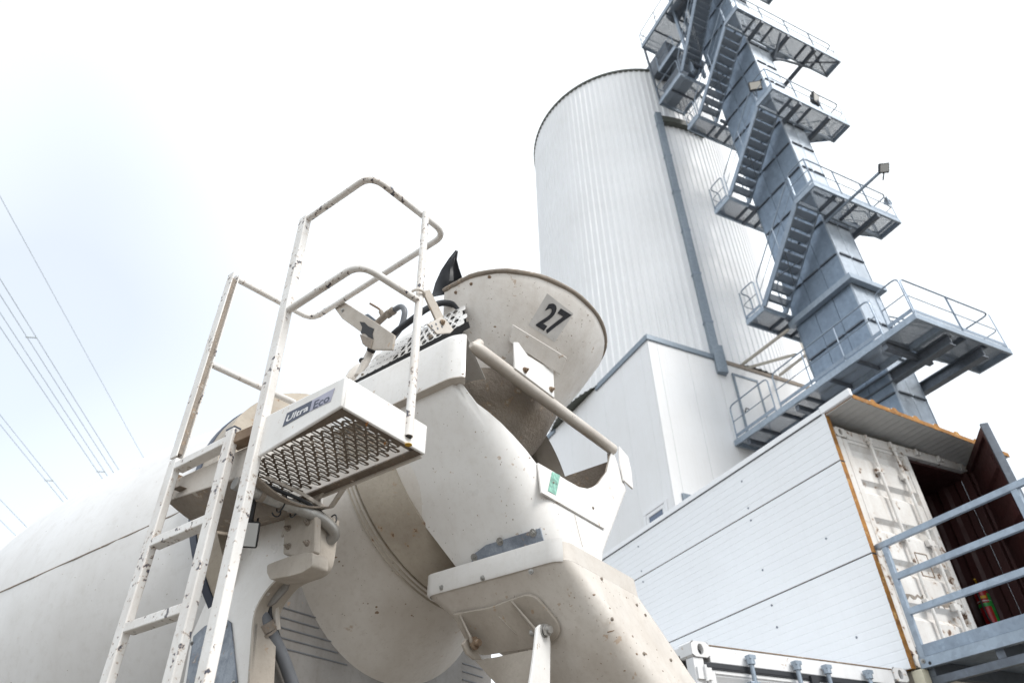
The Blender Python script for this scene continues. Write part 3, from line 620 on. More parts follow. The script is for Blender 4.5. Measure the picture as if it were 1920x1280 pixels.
def platform(x0, x1, y0, y1, z, rails, cross=None, mat='grating', depth=.17, beam='galvanised_light', along='x'):
    m = MB(); w = .06
    m.box(x0, x0+w, y0, y1, z, z+depth); m.box(x1-w, x1, y0, y1, z, z+depth); m.box(x0+w, x1-w, y0, y0+w, z, z+depth); m.box(x0+w, x1-w, y1-w, y1, z, z+depth)
    pf = m.build('platform', beam, tw, bevel=.005); L_ = (x1-x0) if along == 'x' else (y1-y0); n = max(1, int(round(L_/.85)))
    for i in range(n):
        d = MB()
        if along == 'x': a, b = x0+w+(L_-2*w)*i/n, x0+w+(L_-2*w)*(i+1)/n; d.box(a+.004, b-.004, y0+w, y1-w, z+depth-.03, z+depth-.004)
        else: a, b = y0+w+(L_-2*w)*i/n, y0+w+(L_-2*w)*(i+1)/n; d.box(x0+w, x1-w, a+.004, b-.004, z+depth-.03, z+depth-.004)
        d.build('grating_panel', mat, pf, smooth=0)
        if i:
            c = MB()
            if along == 'x': c.box(a-.025, a+.025, y0+w, y1-w, z+.02, z+depth-.034)
            else: c.box(x0+w, x1-w, a-.025, a+.025, z+.02, z+depth-.034)
            c.build('cross_beam', 'galvanised_dark', pf)
    for r in rails: rail_run(pf, r, z+depth)
    return pf
def stair(x0, x1, ya, za, yb, zb, out_side=True, n=None):
    """straight flight from (ya,za) up to (yb,zb), treads across x0..x1"""
    n = n or max(6, int(round((zb-za)/.235))); st = None
    for k, x in enumerate((x0, x1)):
        m = MB(); m.bar((x, ya, za+.05), (x, yb, zb+.05), .05, .19); o = m.build('stair_stringer', 'galvanised', tw, bevel=.004); st = st or o
    for i in range(1, n):
        f = i/n; y, z = ya+(yb-ya)*f, za+(zb-za)*f; d = .12*(1 if yb > ya else -1)
        t_ = MB(); t_.box(x0+.027, x1-.027, min(y-d, y+d), max(y-d, y+d), z+.02, z+.045); t_.build('tread', 'grating_fine', st, smooth=0)
        t_ = MB(); t_.box(x0+.027, x1-.027, y-d-.012, y-d+.012, z-.02, z+.05); t_.build('tread_nosing', 'galvanised_light', st)
    for x in (x0, x1):
        A_, B_ = V3((x, ya, za+.1)), V3((x, yb, zb+.1)); up = np.array([0, 0, 1.0])
        t_ = MB(); t_.tube(fillet([A_+up*.05, A_+up*1.0, B_+up*1.0, B_+up*.05], .12, 4), .02, 8); t_.build('handrail', 'galvanised', st)
        t_ = MB(); t_.tube([A_+up*.52, B_+up*.52], .012, 6); t_.build('knee_rail', 'galvanised', st)
        q = (A_+B_)/2; t_ = MB(); t_.tube([q, q+up*1.0], .018, 6); t_.build('post', 'galvanised', st)
    c_ = MB(); c_.bar((x0+.05, ya+(yb-ya)*.3, za+(zb-za)*.3-.08), (x1-.05, ya+(yb-ya)*.55, za+(zb-za)*.55-.08), .03, .03); c_.bar((x1-.05, ya+(yb-ya)*.3, za+(zb-za)*.3-.08), (x0+.05, ya+(yb-ya)*.55, za+(zb-za)*.55-.08), .03, .03); c_.build('wind_brace', 'galvanised_dark', st)

XO, XI = 13.30, 14.22          # outer and inner edge of the stairs on the near side
XB0, XB1 = 15.75, 16.62        # the same on the far side
# walkway to the building door and its return round the tower
platform(XO, XI, 6.86, BY0-.02, 9.90, [[(XO+.03, 12.95), (XO+.03, 11.35)], [(XO+.03, 11.15), (XO+.03, 7.75)], [(XO+.03, 7.55), (XO+.03, 6.89)]], along='y', mat='grating_fine')
platform(XI+.004, 16.56, 6.86, 7.76, 9.90, [[(XO+.1, 6.89), (16.53, 6.89), (16.53, 7.7)]], along='x', mat='grating_fine')
for x, y0, y1, z in ((14.45, 6.98, 12.6, 9.60), (15.56, 6.98, 9.2, 9.60)):
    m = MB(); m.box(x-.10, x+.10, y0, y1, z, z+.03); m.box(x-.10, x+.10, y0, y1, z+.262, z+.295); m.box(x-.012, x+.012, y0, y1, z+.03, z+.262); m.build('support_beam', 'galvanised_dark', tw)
for y in (7.85, 10.7, 12.6):
    m = MB(); m.box(XO+.08, 14.9, y-.06, y+.06, 9.74, 9.895); m.build('bracket_beam', 'galvanised_dark', tw)
lv = dict(A=13.18, B=15.52, C=18.10, D=20.40, E=23.07, F=25.76)
for k in 'ACE':
    y0, y1 = (10.72, 11.48) if k != 'E' else (10.95, 11.62); z = lv[k]
    platform(XO, XB1+.1, y0, y1, z, [[(XO+.45, y1-.03), (XO+.03, y1-.03), (XO+.03, y0+.1)], [(XB1, y0+.1), (XB1+.07, y1-.03), (XB1-1.2, y1-.03)]], mat='grating_fine' if k == 'A' else 'grating')
for k in 'BDF':
    y0, y1 = 7.80, 8.57; z = lv[k]; xe = 16.74 if k != 'F' else 18.5
    platform(XO, xe, y0, y1, z, [[(XO+.03, y1-.06), (XO+.03, y0+.03), (xe-.03, y0+.03), (xe-.03, y1-.03)]], mat='grating')
    for x in (XI+.25, 15.75) if k != 'F' else (XI+.25, 15.75, 17.1):
        m = MB(); m.box(x-.05, x+.05, y0+.02, TY0+.3 if x < 15.5 else 10.6, z-.16, z-.004); m.build('bracket_beam', 'galvanised_dark', tw)
stair(XO+.08, XI-.04, 10.74, lv['A']+.14, 8.52, lv['B']+.14); stair(XO+.08, XI-.04, 10.74, lv['C']+.14, 8.52, lv['D']+.14); stair(XO+.08, XI-.04, 10.97, lv['E']+.14, 8.52, lv['F']+.14)
stair(XB0, XB1, 7.70, 10.02, 10.75, lv['A']+.12); stair(XB0, XB1, 8.55, lv['B']+.14, 10.75, lv['C']+.12); stair(XB0, XB1, 8.55, lv['D']+.14, 10.98, lv['E']+.12)
stair(XB0, XB1, 8.55, lv['F']+.14, 10.9, 29.0)
for k, x1 in (('A', 15.9), ('C', 15.9), ('E', 15.9)):
    m = MB(); z = lv[k]; m.bar((XI-.1, 10.70, z-.07), (x1, 10.70, z-.07), .09, .13); m.bar((XI+.2, 11.4, z-.07), (XI+.2, TY1-.1, z-.07), .09, .13); m.build('bracket_beam', 'galvanised_dark', tw)
# truss that carries the long upper platform
m = MB(); z = lv['F']
for a, b in (((16.9, 7.83), (18.47, 8.54)), ((18.47, 7.83), (16.9, 8.54))): m.bar((*a, z-.02), (*b, z-.02), .05, .05)
m.bar((16.0, 8.5, z-.6), (17.6, 8.5, z-.02), .07, .07); m.bar((15.45, 8.5, z-.9), (16.0, 8.5, z-.6), .07, .07); m.bar((15.45, 7.9, z-.02), (15.45, 8.6, z-.9), .07, .07); m.build('truss', 'galvanised_dark', tw)
# platforms bridging to the silo roof
platform(XO, 14.62, 11.2, 12.75, 26.37, [[(XO+.03, 11.25), (XO+.03, 12.72), (14.5, 12.72)]], along='y')
gH = YARD.onz(1203, 91, 31.2); platform(gH[0], gH[0]+1.55, 9.2, gH[1], 31.2, [[(gH[0]+.03, 9.3), (gH[0]+.03, gH[1]-.03), (gH[0]+1.5, gH[1]-.03)]], along='y')
platform(13.6, 15.3, 11.3, 12.6, 28.9, [[(13.63, 11.4), (13.63, 12.57), (15.2, 12.57)]])
platform(XO, 16.9, 7.6, 8.55, 30.4, [[(XO+.03, 8.5), (XO+.03, 7.63), (16.87, 7.63), (16.87, 8.5)]])
stair(XO+.1, XI-.05, 11.2, 26.6, 8.9, 30.4)
m = MB(); m.box(13.9, 14.36, 10.8, 12.9, 27.0, 28.3); m.build("conveyor_box", "galvanised_dark", tw, bevel=.02); m = MB(); m.box(13.75, 14.6, 11.9, 13.4, 29.4, 30.6); m.build("conveyor_box", "galvanised_dark", tw, bevel=.02)
m = MB(); m.tube([(14.2, 11.2, 28.2), (14.9, 13.8, 30.6)], .42, 14); m.tube([(13.9, 10.2, 31.6), (13.9, 11.3, 31.6)], .32, 16); m.build('drive_housing', 'galvanised_dark', tw)
for x in (13.7, 14.3):
    m = MB(); m.bar((x, 10.9, 26.4), (x, 10.9, 33.6), .12, .12); m.build('frame_column', 'galvanised', tw)
for a, b in (((13.7, 10.9, 28.4), (14.3, 10.9, 30.2)), ((13.7, 10.9, 30.2), (14.3, 10.9, 28.4)), ((13.7, 10.9, 31.), (14.3, 10.9, 32.6)), ((13.4, 9.4, 31.3), (13.4, 8.6, 33.4)), ((15.6, 7.9, 31.), (15.6, 7.9, 33.6)), ((16.4, 7.9, 31.), (16.4, 7.9, 33.6)), ((13.36, 12.7, 26.5), (13.4, 12.9, 31.3))):
    m = MB(); m.bar(a, b, .08, .08); m.build('brace', 'galvanised_dark', tw)
# struts from tower to building roof
for p, q in (((1392, 683), (1478, 618)), ((1400, 690), (1492, 664)), ((1462, 703), (1518, 660)), ((1500, 640), (1530, 712))):
    a = YARD.ony(*p, BY0-.12); b = YARD.ony(*q, TY1+.05)
    m = MB(); m.bar(a, b, .07, .07); m.build('strut', 'beige_rail', tw)
# floodlights
def flood(c, face, w=.34, h=.26, mat='lamp_glass'):
    face = unit(face); sd_ = unit(np.cross(face, (0, 0, 1))); up = np.cross(sd_, face); c = V3(c)
    def ob(mb, cc, a, b, d):
        v = [cc+sd_*x*a/2+up*y*b/2+face*z*d/2 for z in (-1, 1) for y in (-1, 1) for x in (-1, 1)]
        mb.add(v, [(0, 2, 3, 1), (4, 5, 7, 6), (0, 1, 5, 4), (2, 6, 7, 3), (0, 4, 6, 2), (1, 3, 7, 5)])
    m = MB(); ob(m, c, w, h, .09)
    for k in range(5): ob(m, c-face*.08+sd_*(k-2)*w*.19, .014, h*.8, .08)
    o = m.build('floodlight', 'lamp_black', tw, bevel=.006)
    g_ = MB(); ob(g_, c+face*.048, w*.84, h*.80, .006); g_.build('lens', mat, o)
    b_ = MB(); b_.bar(c-up*h*.5-sd_*w*.5, c-up*h*.5+sd_*w*.5, .03, .012); b_.bar(c-up*h*.5, c-up*(h*.5+.2)-face*.05, .03, .03); b_.build('yoke', 'galvanised_dark', o)
flood(YARD.onx(1416, 162, XO), YARD_DIR(-.55, -.75, -.35), .42, .34)
flood(YARD.ony(1529, 186, 7.85), YARD_DIR(.2, -.9, -.25), .36, .46)
pe = YARD.onx(1651, 322, 14.42)
m = MB(); m.tube([(14.42, 8.6, 15.32), (14.42, pe[1], pe[2])], .045, 10); m.build('lamp_pole', 'galvanised', tw)
flood((14.42, pe[1]-.12, pe[2]+.02), YARD_DIR(-.35, -.55, -.75), .26, .26, 'lamp_glass_cold')
q = YARD.ony(1664, 378, 7.9); m = MB(); m.loft([[(q[0]+r*math.cos(2*math.pi*k/16), 7.9+z*.6, q[2]+r*math.sin(2*math.pi*k/16)) for k in range(16)] for r, z in ((.03, .2), (.10, .08), (.16, -.05))]); m.tube([(q[0], 8.0, q[2]), (16.71, 7.86, q[2]-.35)], .015, 6); m.build('antenna_dish', 'galvanised_light', tw)

# ------------------------------------------------------------------ overhead power lines and their pylons
lines = [((0, 545), (220, 880), .45, 22.), ((0, 590), (187, 890), .45, 22.), ((0, 790), (115, 925), .45, 22.), ((0, 365), (265, 855), 0, 26.), ((0, 930), (42, 985), .0, 18.), ((0, 975), (30, 1003), .0, 18.)]
vd = np.mean([unit(np.array(YARD.onz(*l[1], l[3]))[:2]-np.array(YARD.onz(*l[0], l[3]))[:2]) for l in lines[:3]], axis=0); vd = unit(vd)
labs = ['twin power cable strung next below the single earth wire, spacer midway along', 'middle twin power cable, its spacer just above the drum outline', 'lowest twin power cable, its spacer near the drum shoulder', 'thin single earth wire strung above all the twin power cables', 'upper of two thin single cables below the lowest twin cable', 'lower of two thin single cables below the lowest twin cable']
PY0, PY1 = -60., 170.
anch = []
sps = [(53, 632), (178, 882), (93, 900), None, None, None]
for (a, b, gap, z), lab, spx in zip(lines, labs, sps):
    p = np.array(YARD.onz(*[(a[0]+b[0])/2, (a[1]+b[1])/2], z)); d = np.array([vd[0], vd[1], 0]); nrm = np.array([-vd[1], vd[0], 0])
    s0 = p@d; e0 = p+d*(PY0-s0); e1 = p+d*(PY1-s0); anch.append((e0, e1))
    t = thing('overhead_cable', lab, 'cable', YARD, tuple(e0), 'overhead cables'); 
    for off in ((-gap/2, gap/2) if gap else (0,)):
        m = MB(); P = []
        for k in range(25):
            f = k/24; q = e0+(e1-e0)*f+nrm*off; sagt = 4*1.6*(f*(1-f)); s_f = (s0-PY0)/(PY1-PY0); q[2] += 4*1.6*s_f*(1-s_f)-sagt; P.append(q)
        m.tube(P, .02 if gap else .017, 6); m.build('conductor', 'wire', t)
    if spx:
        q0 = np.array(YARD.onz(*spx, z)); f = (q0@d-PY0)/(PY1-PY0); q = e0+(e1-e0)*f; s_f = (s0-PY0)/(PY1-PY0); q[2] += 4*1.6*s_f*(1-s_f)-4*1.6*f*(1-f)
        m = MB(); m.bar(q-nrm*gap*.6, q+nrm*gap*.6, .07, .07); m.build('spacer', 'wire', t)
for which, lab in ((1, 'grey lattice pylon carrying the power lines beyond the truck'), (0, 'grey lattice pylon carrying the power lines behind the viewpoint')):
    E_ = np.array([e[which] for e in anch]); nrm = np.array([-vd[1], vd[0], 0]); u_ = E_@nrm; c_ = E_.mean(axis=0)+nrm*((u_.min()+u_.max())/2-E_.mean(axis=0)@nrm); c_[2] = GZ
    d = np.array([vd[0], vd[1], 0]); t = thing('lattice_pylon', lab, 'pylon', YARD, tuple(c_), 'pylons')
    zt = max(e[2] for e in E_)+.5
    zz = [GZ+f*(zt-GZ) for f in (0, .2, .38, .54, .68, .8, .9, 1.)]; hw = lambda z: 2.2*(1-(z-GZ)/(zt-GZ))+.35
    for sx in (-1, 1):
        for sy in (-1, 1):
            m = MB(); m.bar(c_+nrm*sx*2.55+d*sy*2.55, c_+nrm*sx*.35+d*sy*.35+np.array([0, 0, zt-GZ]), .14, .14); m.build('leg', 'galvanised', t)
    m = MB()
    for za, zb in zip(zz[:-1], zz[1:]):
        for ax, bx in ((nrm, d), (d, nrm)):
            for s_ in (-1, 1):
                for o_ in (-1, 1):
                    pa = c_+ax*s_*hw(za)+bx*o_*hw(za); pb2 = c_+ax*s_*hw(zb)-bx*o_*hw(zb); pa = pa.copy(); pb2 = pb2.copy(); pa[2] = za; pb2[2] = zb; m.bar(pa, pb2, .07, .07)
    m.build('bracing', 'galvanised', t)
    for e in E_:
        s_ = MB(); top = e.copy(); top[2] += .9; cc = c_.copy(); cc[2] = top[2]; s_.bar(cc, top, .16, .16); s_.bar(top, e, .08, .08); s_.build('crossarm', 'galvanised', t)
# ================================================================== THE MIXER TRUCK
# its frame: x = across (b), y = forward (a), z up from camera height
from mathutils.bvhtree import BVHTree
BC = 2.36; TT = .25
tk = thing('concrete_mixer_truck', 'white concrete mixer truck with drum, hopper numbered 27, chute and rear ladder', 'truck', TRUCK, (BC, 4.6, GZ))
def T(a, b, z): return (b, a, z)
def tb(px, py, b): return V3(TRUCK.onx(px, py, b))
def ta(px, py, a): return V3(TRUCK.ony(px, py, a))
def tz(px, py, z): return V3(TRUCK.onz(px, py, z))
UP = np.array([0, 0, 1.0])

# ------------------------------------------------------------------ drum
RC = V3(T(2.753, BC, 1.426)); AX = np.array([0, math.cos(TT), -math.sin(TT)]); AU = np.array([0, math.sin(TT), math.cos(TT)]); AB = np.array([1.0, 0, 0])
PROF = [(-1.08, .43), (-.80, .515), (-.60, .585), (-.41, .645), (-.2, .74), (0, .83), (.35, .955), (.75, 1.06), (1.15, 1.125), (1.55, 1.155), (2.5, 1.165), (3.0, 1.10), (3.5, .94), (3.9, .70), (4.05, .45)]
def smooth_prof(P, n=6):
    P = np.array(P); out = []
    for i in range(len(P)-1):
        p0, p1, p2, p3 = P[max(i-1, 0)], P[i], P[i+1], P[min(i+2, len(P)-1)]
        for k in range(n):
            u = k/n; out.append(.5*((2*p1)+(-p0+p2)*u+(2*p0-5*p1+4*p2-p3)*u*u+(-p0+3*p1-3*p2+p3)*u**3))
    out.append(P[-1]); return out
SP = smooth_prof(PROF)
def ring(s, r, n=96): return [RC+AX*s+r*(math.cos(2*math.pi*k/n)*AU+math.sin(2*math.pi*k/n)*AB) for k in range(n)]
m = MB(); m.loft([ring(s, r) for s, r in SP if s >= -.02], cap1=True); drum = m.build('drum', 'drum_paint', tk, smooth=50)
m = MB(); m.loft([ring(s, r) for s, r in SP if s <= .03]+[ring(-1.0, .36)]); cone = m.build('drum_cone', 'cone_paint', drum, smooth=50)
def rad_at(s):
    for (a, ra), (b, rb) in zip(SP[:-1], SP[1:]):
        if a <= s <= b: return ra+(rb-ra)*(s-a)/(b-a)
    return 0
def drum_hit(px, py):
    d = unit(ray(px, py)); d = V3(TRUCK.loc(d)); t_ = .8
    while t_ < 9:
        q = d*t_-RC; s = q@AX; r = math.hypot(q@AU, q@AB)
        if -1.05 < s < 4 and r < rad_at(s): return d*t_, s
        t_ += .01
    return None, None
m = MB(); m.loft([ring(s, r) for s, r in ((-.075, .79), (-.075, .905), (.045, .905), (.045, .84))]); rr_ = m.build('running_ring', 'worn_ring', drum)
m = MB(); m.loft([ring(s, r) for s, r in ((.046, .83), (.046, .912), (.085, .912), (.085, .84))]); m.build('ring_edge', 'navy', drum)
m = MB(); m.loft([ring(s, rad_at(s)+d) for s, d in ((-.75, -.004), (-.75, .014), (-.585, .014), (-.585, -.004))]); m.build('wear_band', 'worn_ring', drum)
for s in (-.572, -.555, -.538):
    m = MB(); m.loft([ring(s, rad_at(s)+d) for s, d in ((s-.004, -.002), (s, .008), (s+.004, -.002))]); m.build('weld_bead', 'worn_ring', drum)
seam = [drum_hit(x, 1110-.4455*x)[0] for x in range(-900, 420, 20)]; seam = [p for p in seam if p is not None]
if len(seam) > 3:
    m = MB(); m.tube([p-unit(p)*.003 for p in seam], .004, 6); m.build('weld_seam', 'dried_concrete', drum)
for s in (1.55, 2.5):
    m = MB(); m.loft([ring(s, rad_at(s)+d, 96) for s, d in ((s-.006, -.002), (s, .0025), (s+.006, -.002))]); m.build('weld_bead', 'drum_paint', drum)

# ------------------------------------------------------------------ pedestal behind the ladder
PA, PBx = 2.42, 1.60
cut = [(625, 955), (603, 985), (592, 1025), (590, 1080), (606, 1160), (640, 1210), (680, 1237), (720, 1247), (760, 1240), (800, 1218), (858, 1178), (905, 1125), (930, 1080)]
C = [ta(*p, PA) for p in cut]
outer = [V3(T(PA, 1.63, .30)), V3(T(PA, 3.09, .30)), V3(T(PA, 3.10, 1.45)), V3(T(PA, 2.99, 1.45))]
poly = [V3(T(PA, 1.62, C[0][2])), V3(T(PA, 1.62, .30)), V3(T(PA, 3.10, .30)), V3(T(PA, 3.10, C[-1][2]))]+C[::-1]
m = MB(); m.prism(poly, (0, .012, 0)); ped = m.build('pedestal_plate', 'pedestal_grey', tk, smooth=25)
m = MB(); m.sheet([[p+V3((0, .011, 0)) for p in C], [p+V3((0, .07, 0)) for p in C]], .006); m.build('cutout_shade', 'lamp_black', ped)  # black strip round the cutout, painted shade for the gap to the drum
for k in range(5):
    z = ta(530, 1138+k*19, PA)[2]
    for b0, b1 in ((1.70, None), (None, 3.0)):
        zz_ = z; cb = [c[0] for c in C if abs(c[2]-zz_) < .05]
        if b0: e = ta(530, 1138+k*19, PA)[0]; s0, s1 = e-.01, min([c[0] for c in C if c[2] < zz_+.06]+[e+.35])-.015; s1 = max(s1, s0+.12)
        else: s0, s1 = ta(868, 1195+k*19, PA)[0]+.0, 3.03
        if s1 > s0:
            q = MB(); q.box(s0, s1, PA-.0035, PA-.002, z-.0022, z+.0022); q.build('vent_slit', 'hose_grey', ped)
sp_px = [(470, 1330), (470, 1280), (480, 1140), (520, 1085), (585, 1062), (600, 960), (603, 905)]
E_ = [tb(*p, PBx) for p in sp_px]
front = [tb(425, 905, PBx), tb(430, 1000, PBx), tb(409, 1075, PBx), tb(360, 1189, PBx), tb(335, 1330, PBx)]
m = MB(); m.prism(E_+front, (.012, 0, 0)); sdp = m.build('pedestal_side', 'truck_paint', tk, smooth=25)
m = MB(); m.sheet([[p+np.array([-.006, 0, 0]) for p in fillet(E_[:-1], .06, 4)], [p+np.array([.10, 0, 0]) for p in fillet(E_[:-1], .06, 4)]], .010); m.build('pedestal_flange', 'dusty_shaded', sdp)
m = MB(); pl = [tb(*p, PBx-.008) for p in ((362, 1192), (384, 1172), (398, 1168), (424, 1160), (432, 1166), (446, 1300), (345, 1300))]; m.prism(pl, (.007, 0, 0)); cvp = m.build('cover_plate', 'blue_plate', sdp, bevel=.002)
for p in ((424, 1173), (360, 1205), (438, 1279)):
    q = MB(); q.bolt(tb(*p, PBx-.008), (-1, 0, 0), .006, .005); q.build('bolt', 'zinc_bolt', cvp)
for p in ((484, 1211), (491, 1274)):
    q = MB(); q.bolt(ta(*p, PA-.001), (0, -1, 0), .009, .006); q.build('bolt', 'zinc_bolt', ped)
m = MB(); h0 = [ta(*p, PA-.004) for p in ((484, 1142), (505, 1140), (508, 1165), (498, 1182), (484, 1178), (476, 1160))]; m.prism(h0, (0, .003, 0)); m.build('cable_hole', 'black', ped)
m = MB(); m.tube(fillet([ta(493, 1120, PA+.06), ta(492, 1150, PA-.03), ta(505, 1180, PA-.05), ta(530, 1230, PA-.05), ta(562, 1320, PA-.05)], .05), .024, 12); hs = m.build('conduit_hose', 'hose_grey', tk)
m = MB(); m.tube([ta(498, 1168, PA-.047), ta(505, 1183, PA-.05)], .030, 12); m.tube([ta(503, 1184, PA-.05), ta(505, 1188, PA-.05)], .0315, 12); m.build('hose_clamp', 'dried_concrete', hs)
m = MB(); m.tube(fillet([ta(530, 1085, PA-.06), ta(508, 1110, PA-.06), ta(505, 1155, PA-.05), ta(520, 1185, PA-.045), ta(524, 1200, PA-.045)], .05), .008, 8); m.build('cable', 'rubber', tk)
m = MB(); m.tube(fillet([ta(534, 1088, PA-.05), ta(522, 1115, PA-.05), ta(516, 1150, PA-.05), ta(520, 1180, PA-.05)], .05), .013, 8); m.build('cable_sleeve', 'chute_paint', tk)
# bolted bracket between pedestal and platform
m = MB(); m.prism([tb(*p, PBx-.045) for p in ((533, 964), (560, 948), (592, 956), (590, 1034), (560, 1044), (530, 1038))], (.03, 0, 0)); br = m.build('platform_bracket', 'dusty_shaded', tk, bevel=.006)
m = MB(); m.prism([tb(*p, PBx-.02) for p in ((556, 903), (612, 915), (580, 950), (548, 985), (526, 1006))], (.012, 0, 0)); m.build('gusset', 'chute_paint', br, bevel=.002)
m = MB(); m.prism(fillet([tb(*p, PBx-.065) for p in ((500, 1072), (500, 1058), (545, 1041), (586, 1034), (586, 1060), (566, 1073), (545, 1079), (506, 1086), (500, 1073))], .012, 3), (.075, 0, 0)); m.build('bracket_boss', 'dusty_shaded', br, bevel=.010)
m = MB(); m.prism([tb(*p, PBx+.03) for p in ((492, 1088), (545, 1078), (537, 1104), (514, 1130), (504, 1136), (478, 1128))], (.010, 0, 0)); m.build('hanger_plate', 'pedestal_grey', br, bevel=.002)
m = MB(); m.bolt(tb(503, 1116, PBx+.03), (-1, 0, 0), .007, .006); m.build('bolt', 'dried_concrete', br)
for p in ((541, 990), (578, 980), (541, 1024), (577, 1018)):
    q = MB(); q.bolt(tb(*p, PBx-.045), (-1, 0, 0), .008, .012); q.build('bolt', 'dried_concrete', br)

# ------------------------------------------------------------------ ladder
b0 = 1.2
def rail_bar(nm, a0, z0, a1, z1, w, d, mat, parent, bev=.004):
    m = MB(); m.bar(T(a0, b0, z0), T(a1, b0, z1), d, w, up=(0, 1, 0)); return m.build(nm, mat, parent, bevel=bev)
lad = rail_bar('ladder', 2.491, -.85, 2.533, 1.362, .052, .030, 'rail_paint', tk); lad['label'] = 'white ladder rail with chipped paint and three rungs'
rail_bar('ladder_rail', 2.082, -.85, 2.168, 1.366, .052, .030, 'rail_paint', lad)
m = MB(); m.box(b0-.015, b0+.015, 2.142, 2.194, 1.366, 1.372); m.build('rail_cap', 'navy', lad)
for z in (1.325, 1.012, .712, .40, .09, -.22, -.53):
    aL = 2.491+(2.533-2.491)*(z+.85)/2.212-.02; aR = 2.082+(2.168-2.082)*(z+.85)/2.216+.02
    m = MB(); m.box(b0-.014, b0+.030, aR, aL, z-.016, z+.018); m.build('rung', 'rail_paint', lad, bevel=.004)
# tall rail that carries the handrail, and the open channel above the ladder
hr = rail_bar('handrail_stanchion', 1.905, -.85, 2.040, 2.452, .050, .034, 'rail_paint', tk)
m = MB(); c0, c1 = V3(T(2.534, b0, 1.37)), V3(T(2.548, b0, 2.385))
for off, w, d in (((-.015, .0, 0), .005, .046), ((.015, .0, 0), .005, .046), ((0, .021, 0), .0248, .004)):
    m.bar(c0+V3(off), c1+V3(off), w, d, up=(0, 1, 0))
ch = m.build('channel_post', 'rail_paint', tk)
m = MB(); m.bar(c0+V3((0, .004, .02)), c1+V3((0, .004, -.03)), .0245, .028, up=(0, 1, 0)); m.build('channel_fill', 'dried_concrete', ch)
# handrail loops
zt = 2.435; rt = .0155
top = [T(2.035, b0, zt-.002), T(1.612, b0, zt+.004), T(1.575, 1.655, zt), T(2.56, 1.69, zt), T(2.552, b0+.01, 2.375)]
m = MB(); m.tube(fillet(top, .075, 8), rt, 14); lo = m.build('handrail', 'rail_paint', tk)
low = [T(2.0, b0, 1.868), T(1.585, b0, 1.89), T(1.558, 1.49, 1.895)]
m = MB(); m.tube(fillet(low, .075, 8), rt, 14); m.build('mid_rail', 'rail_paint', lo)
m = MB(); m.tube([T(2.545, b0+.01, 1.855), T(2.56, 1.69, 1.90)], rt, 12); m.build('mid_rail', 'rail_paint', lo)
m = MB(); m.tube([T(1.553, 1.508, 1.262), T(1.562, 1.497, 2.43)], .0165, 14); po = m.build('handrail_post', 'rail_paint', tk)
m = MB(); m.tube([T(1.553, 1.508, 1.258), T(1.553, 1.508, 1.2625)], .0125, 12); m.build('post_bore', 'black', po)
m = MB(); pr = V3(T(1.558, 1.493, 1.93)); m.tube([pr+.026*np.array([math.cos(t_), math.sin(t_), 0]) for t_ in np.linspace(0, 2*math.pi, 20)], .006, 8); m.build('clamp_ring', 'chute_paint', po)

# ------------------------------------------------------------------ working platform
a0, a1, bL, bR, zB, zT = 1.556, 2.02, 1.2, 1.603, 1.232, 1.352
m = MB(); m.prism([T(a0, bL, zB), T(a0, bL, zT), T(a1+.02, bL, zT+.004), T(a1+.02, bL, zB-.055)], (.012, 0, 0)); plat = m.build('platform', 'truck_paint', tk, bevel=.006)
m = MB(); m.box(bL+.0122, bR, a0, a0+.012, zB, zT); m.build('platform_end', 'truck_paint', plat, bevel=.005)
m = MB(); m.box(bR-.012, bR, a0+.0122, 2.55, zB-.01, zT-.02); m.build('platform_side', 'chute_paint', plat, bevel=.004)
m = MB(); m.box(bL+.0122, bL+.05, a0+.0122, a1+.02, zB, zB+.006); m.box(bR-.05, bR-.0125, a0+.0122, 2.3, zB, zB+.006); m.build('platform_lip', 'tread_steel', plat)
# pressed tread: every slot an opening with a raised lip
def tread(x0, x1, y0, y1, z, nm):
    px_, py_ = .054, .0260; v = []; f = []; N_ = 10; ny = int((y1-y0)/py_); nx = int((x1-x0)/px_)
    g_ = MB(); lp2 = MB()
    for j in range(ny):
        off = (j % 2)*px_*.5
        for i in range(nx):
            cx = x0+px_*(i+.5)+off; cy = y0+py_*(j+.5)
            if cx+px_*.5 > x1: continue
            a_ = rect_ring((cx, cy, z), (1, 0, 0), (0, 1, 0), px_, py_, N_)
            b_ = [p+np.array([0, 0, -.0015]) for p in oval_ring((cx, cy, z), (1, 0, 0), (0, 1, 0), px_*.33, py_*.15, N_)]
            g_.loft([a_, b_])
            up_ = [(cx+px_*.42*math.cos(q), cy+py_*.30*math.sin(q), z-.001) for q in np.linspace(.1, math.pi-.1, 8)]
            dn_ = [(cx+px_*.38*math.cos(q), cy-py_*.05+py_*.30*math.sin(q), z-.006*math.sin(q)) for q in np.linspace(.1, math.pi-.1, 8)]
            lp2.sheet([up_, dn_], .0012)
    for (xa, xb, ya, yb) in ((x0-.03, x1+.03, y0-.02, y0), (x0-.03, x1+.03, y0+ny*py_, y1+.02)): g_.box(xa, xb, ya, yb, z-.001, z+.002)
    lp2.build('tread_lip', 'zinc_bolt', plat, smooth=60)['kind'] = 'stuff'
    o = g_.build(nm, 'tread_steel', plat, smooth=60); o['kind'] = 'stuff'; return o
tread(bL+.045, bR-.04, a0+.035, 2.50, zB+.008, 'tread_plate')
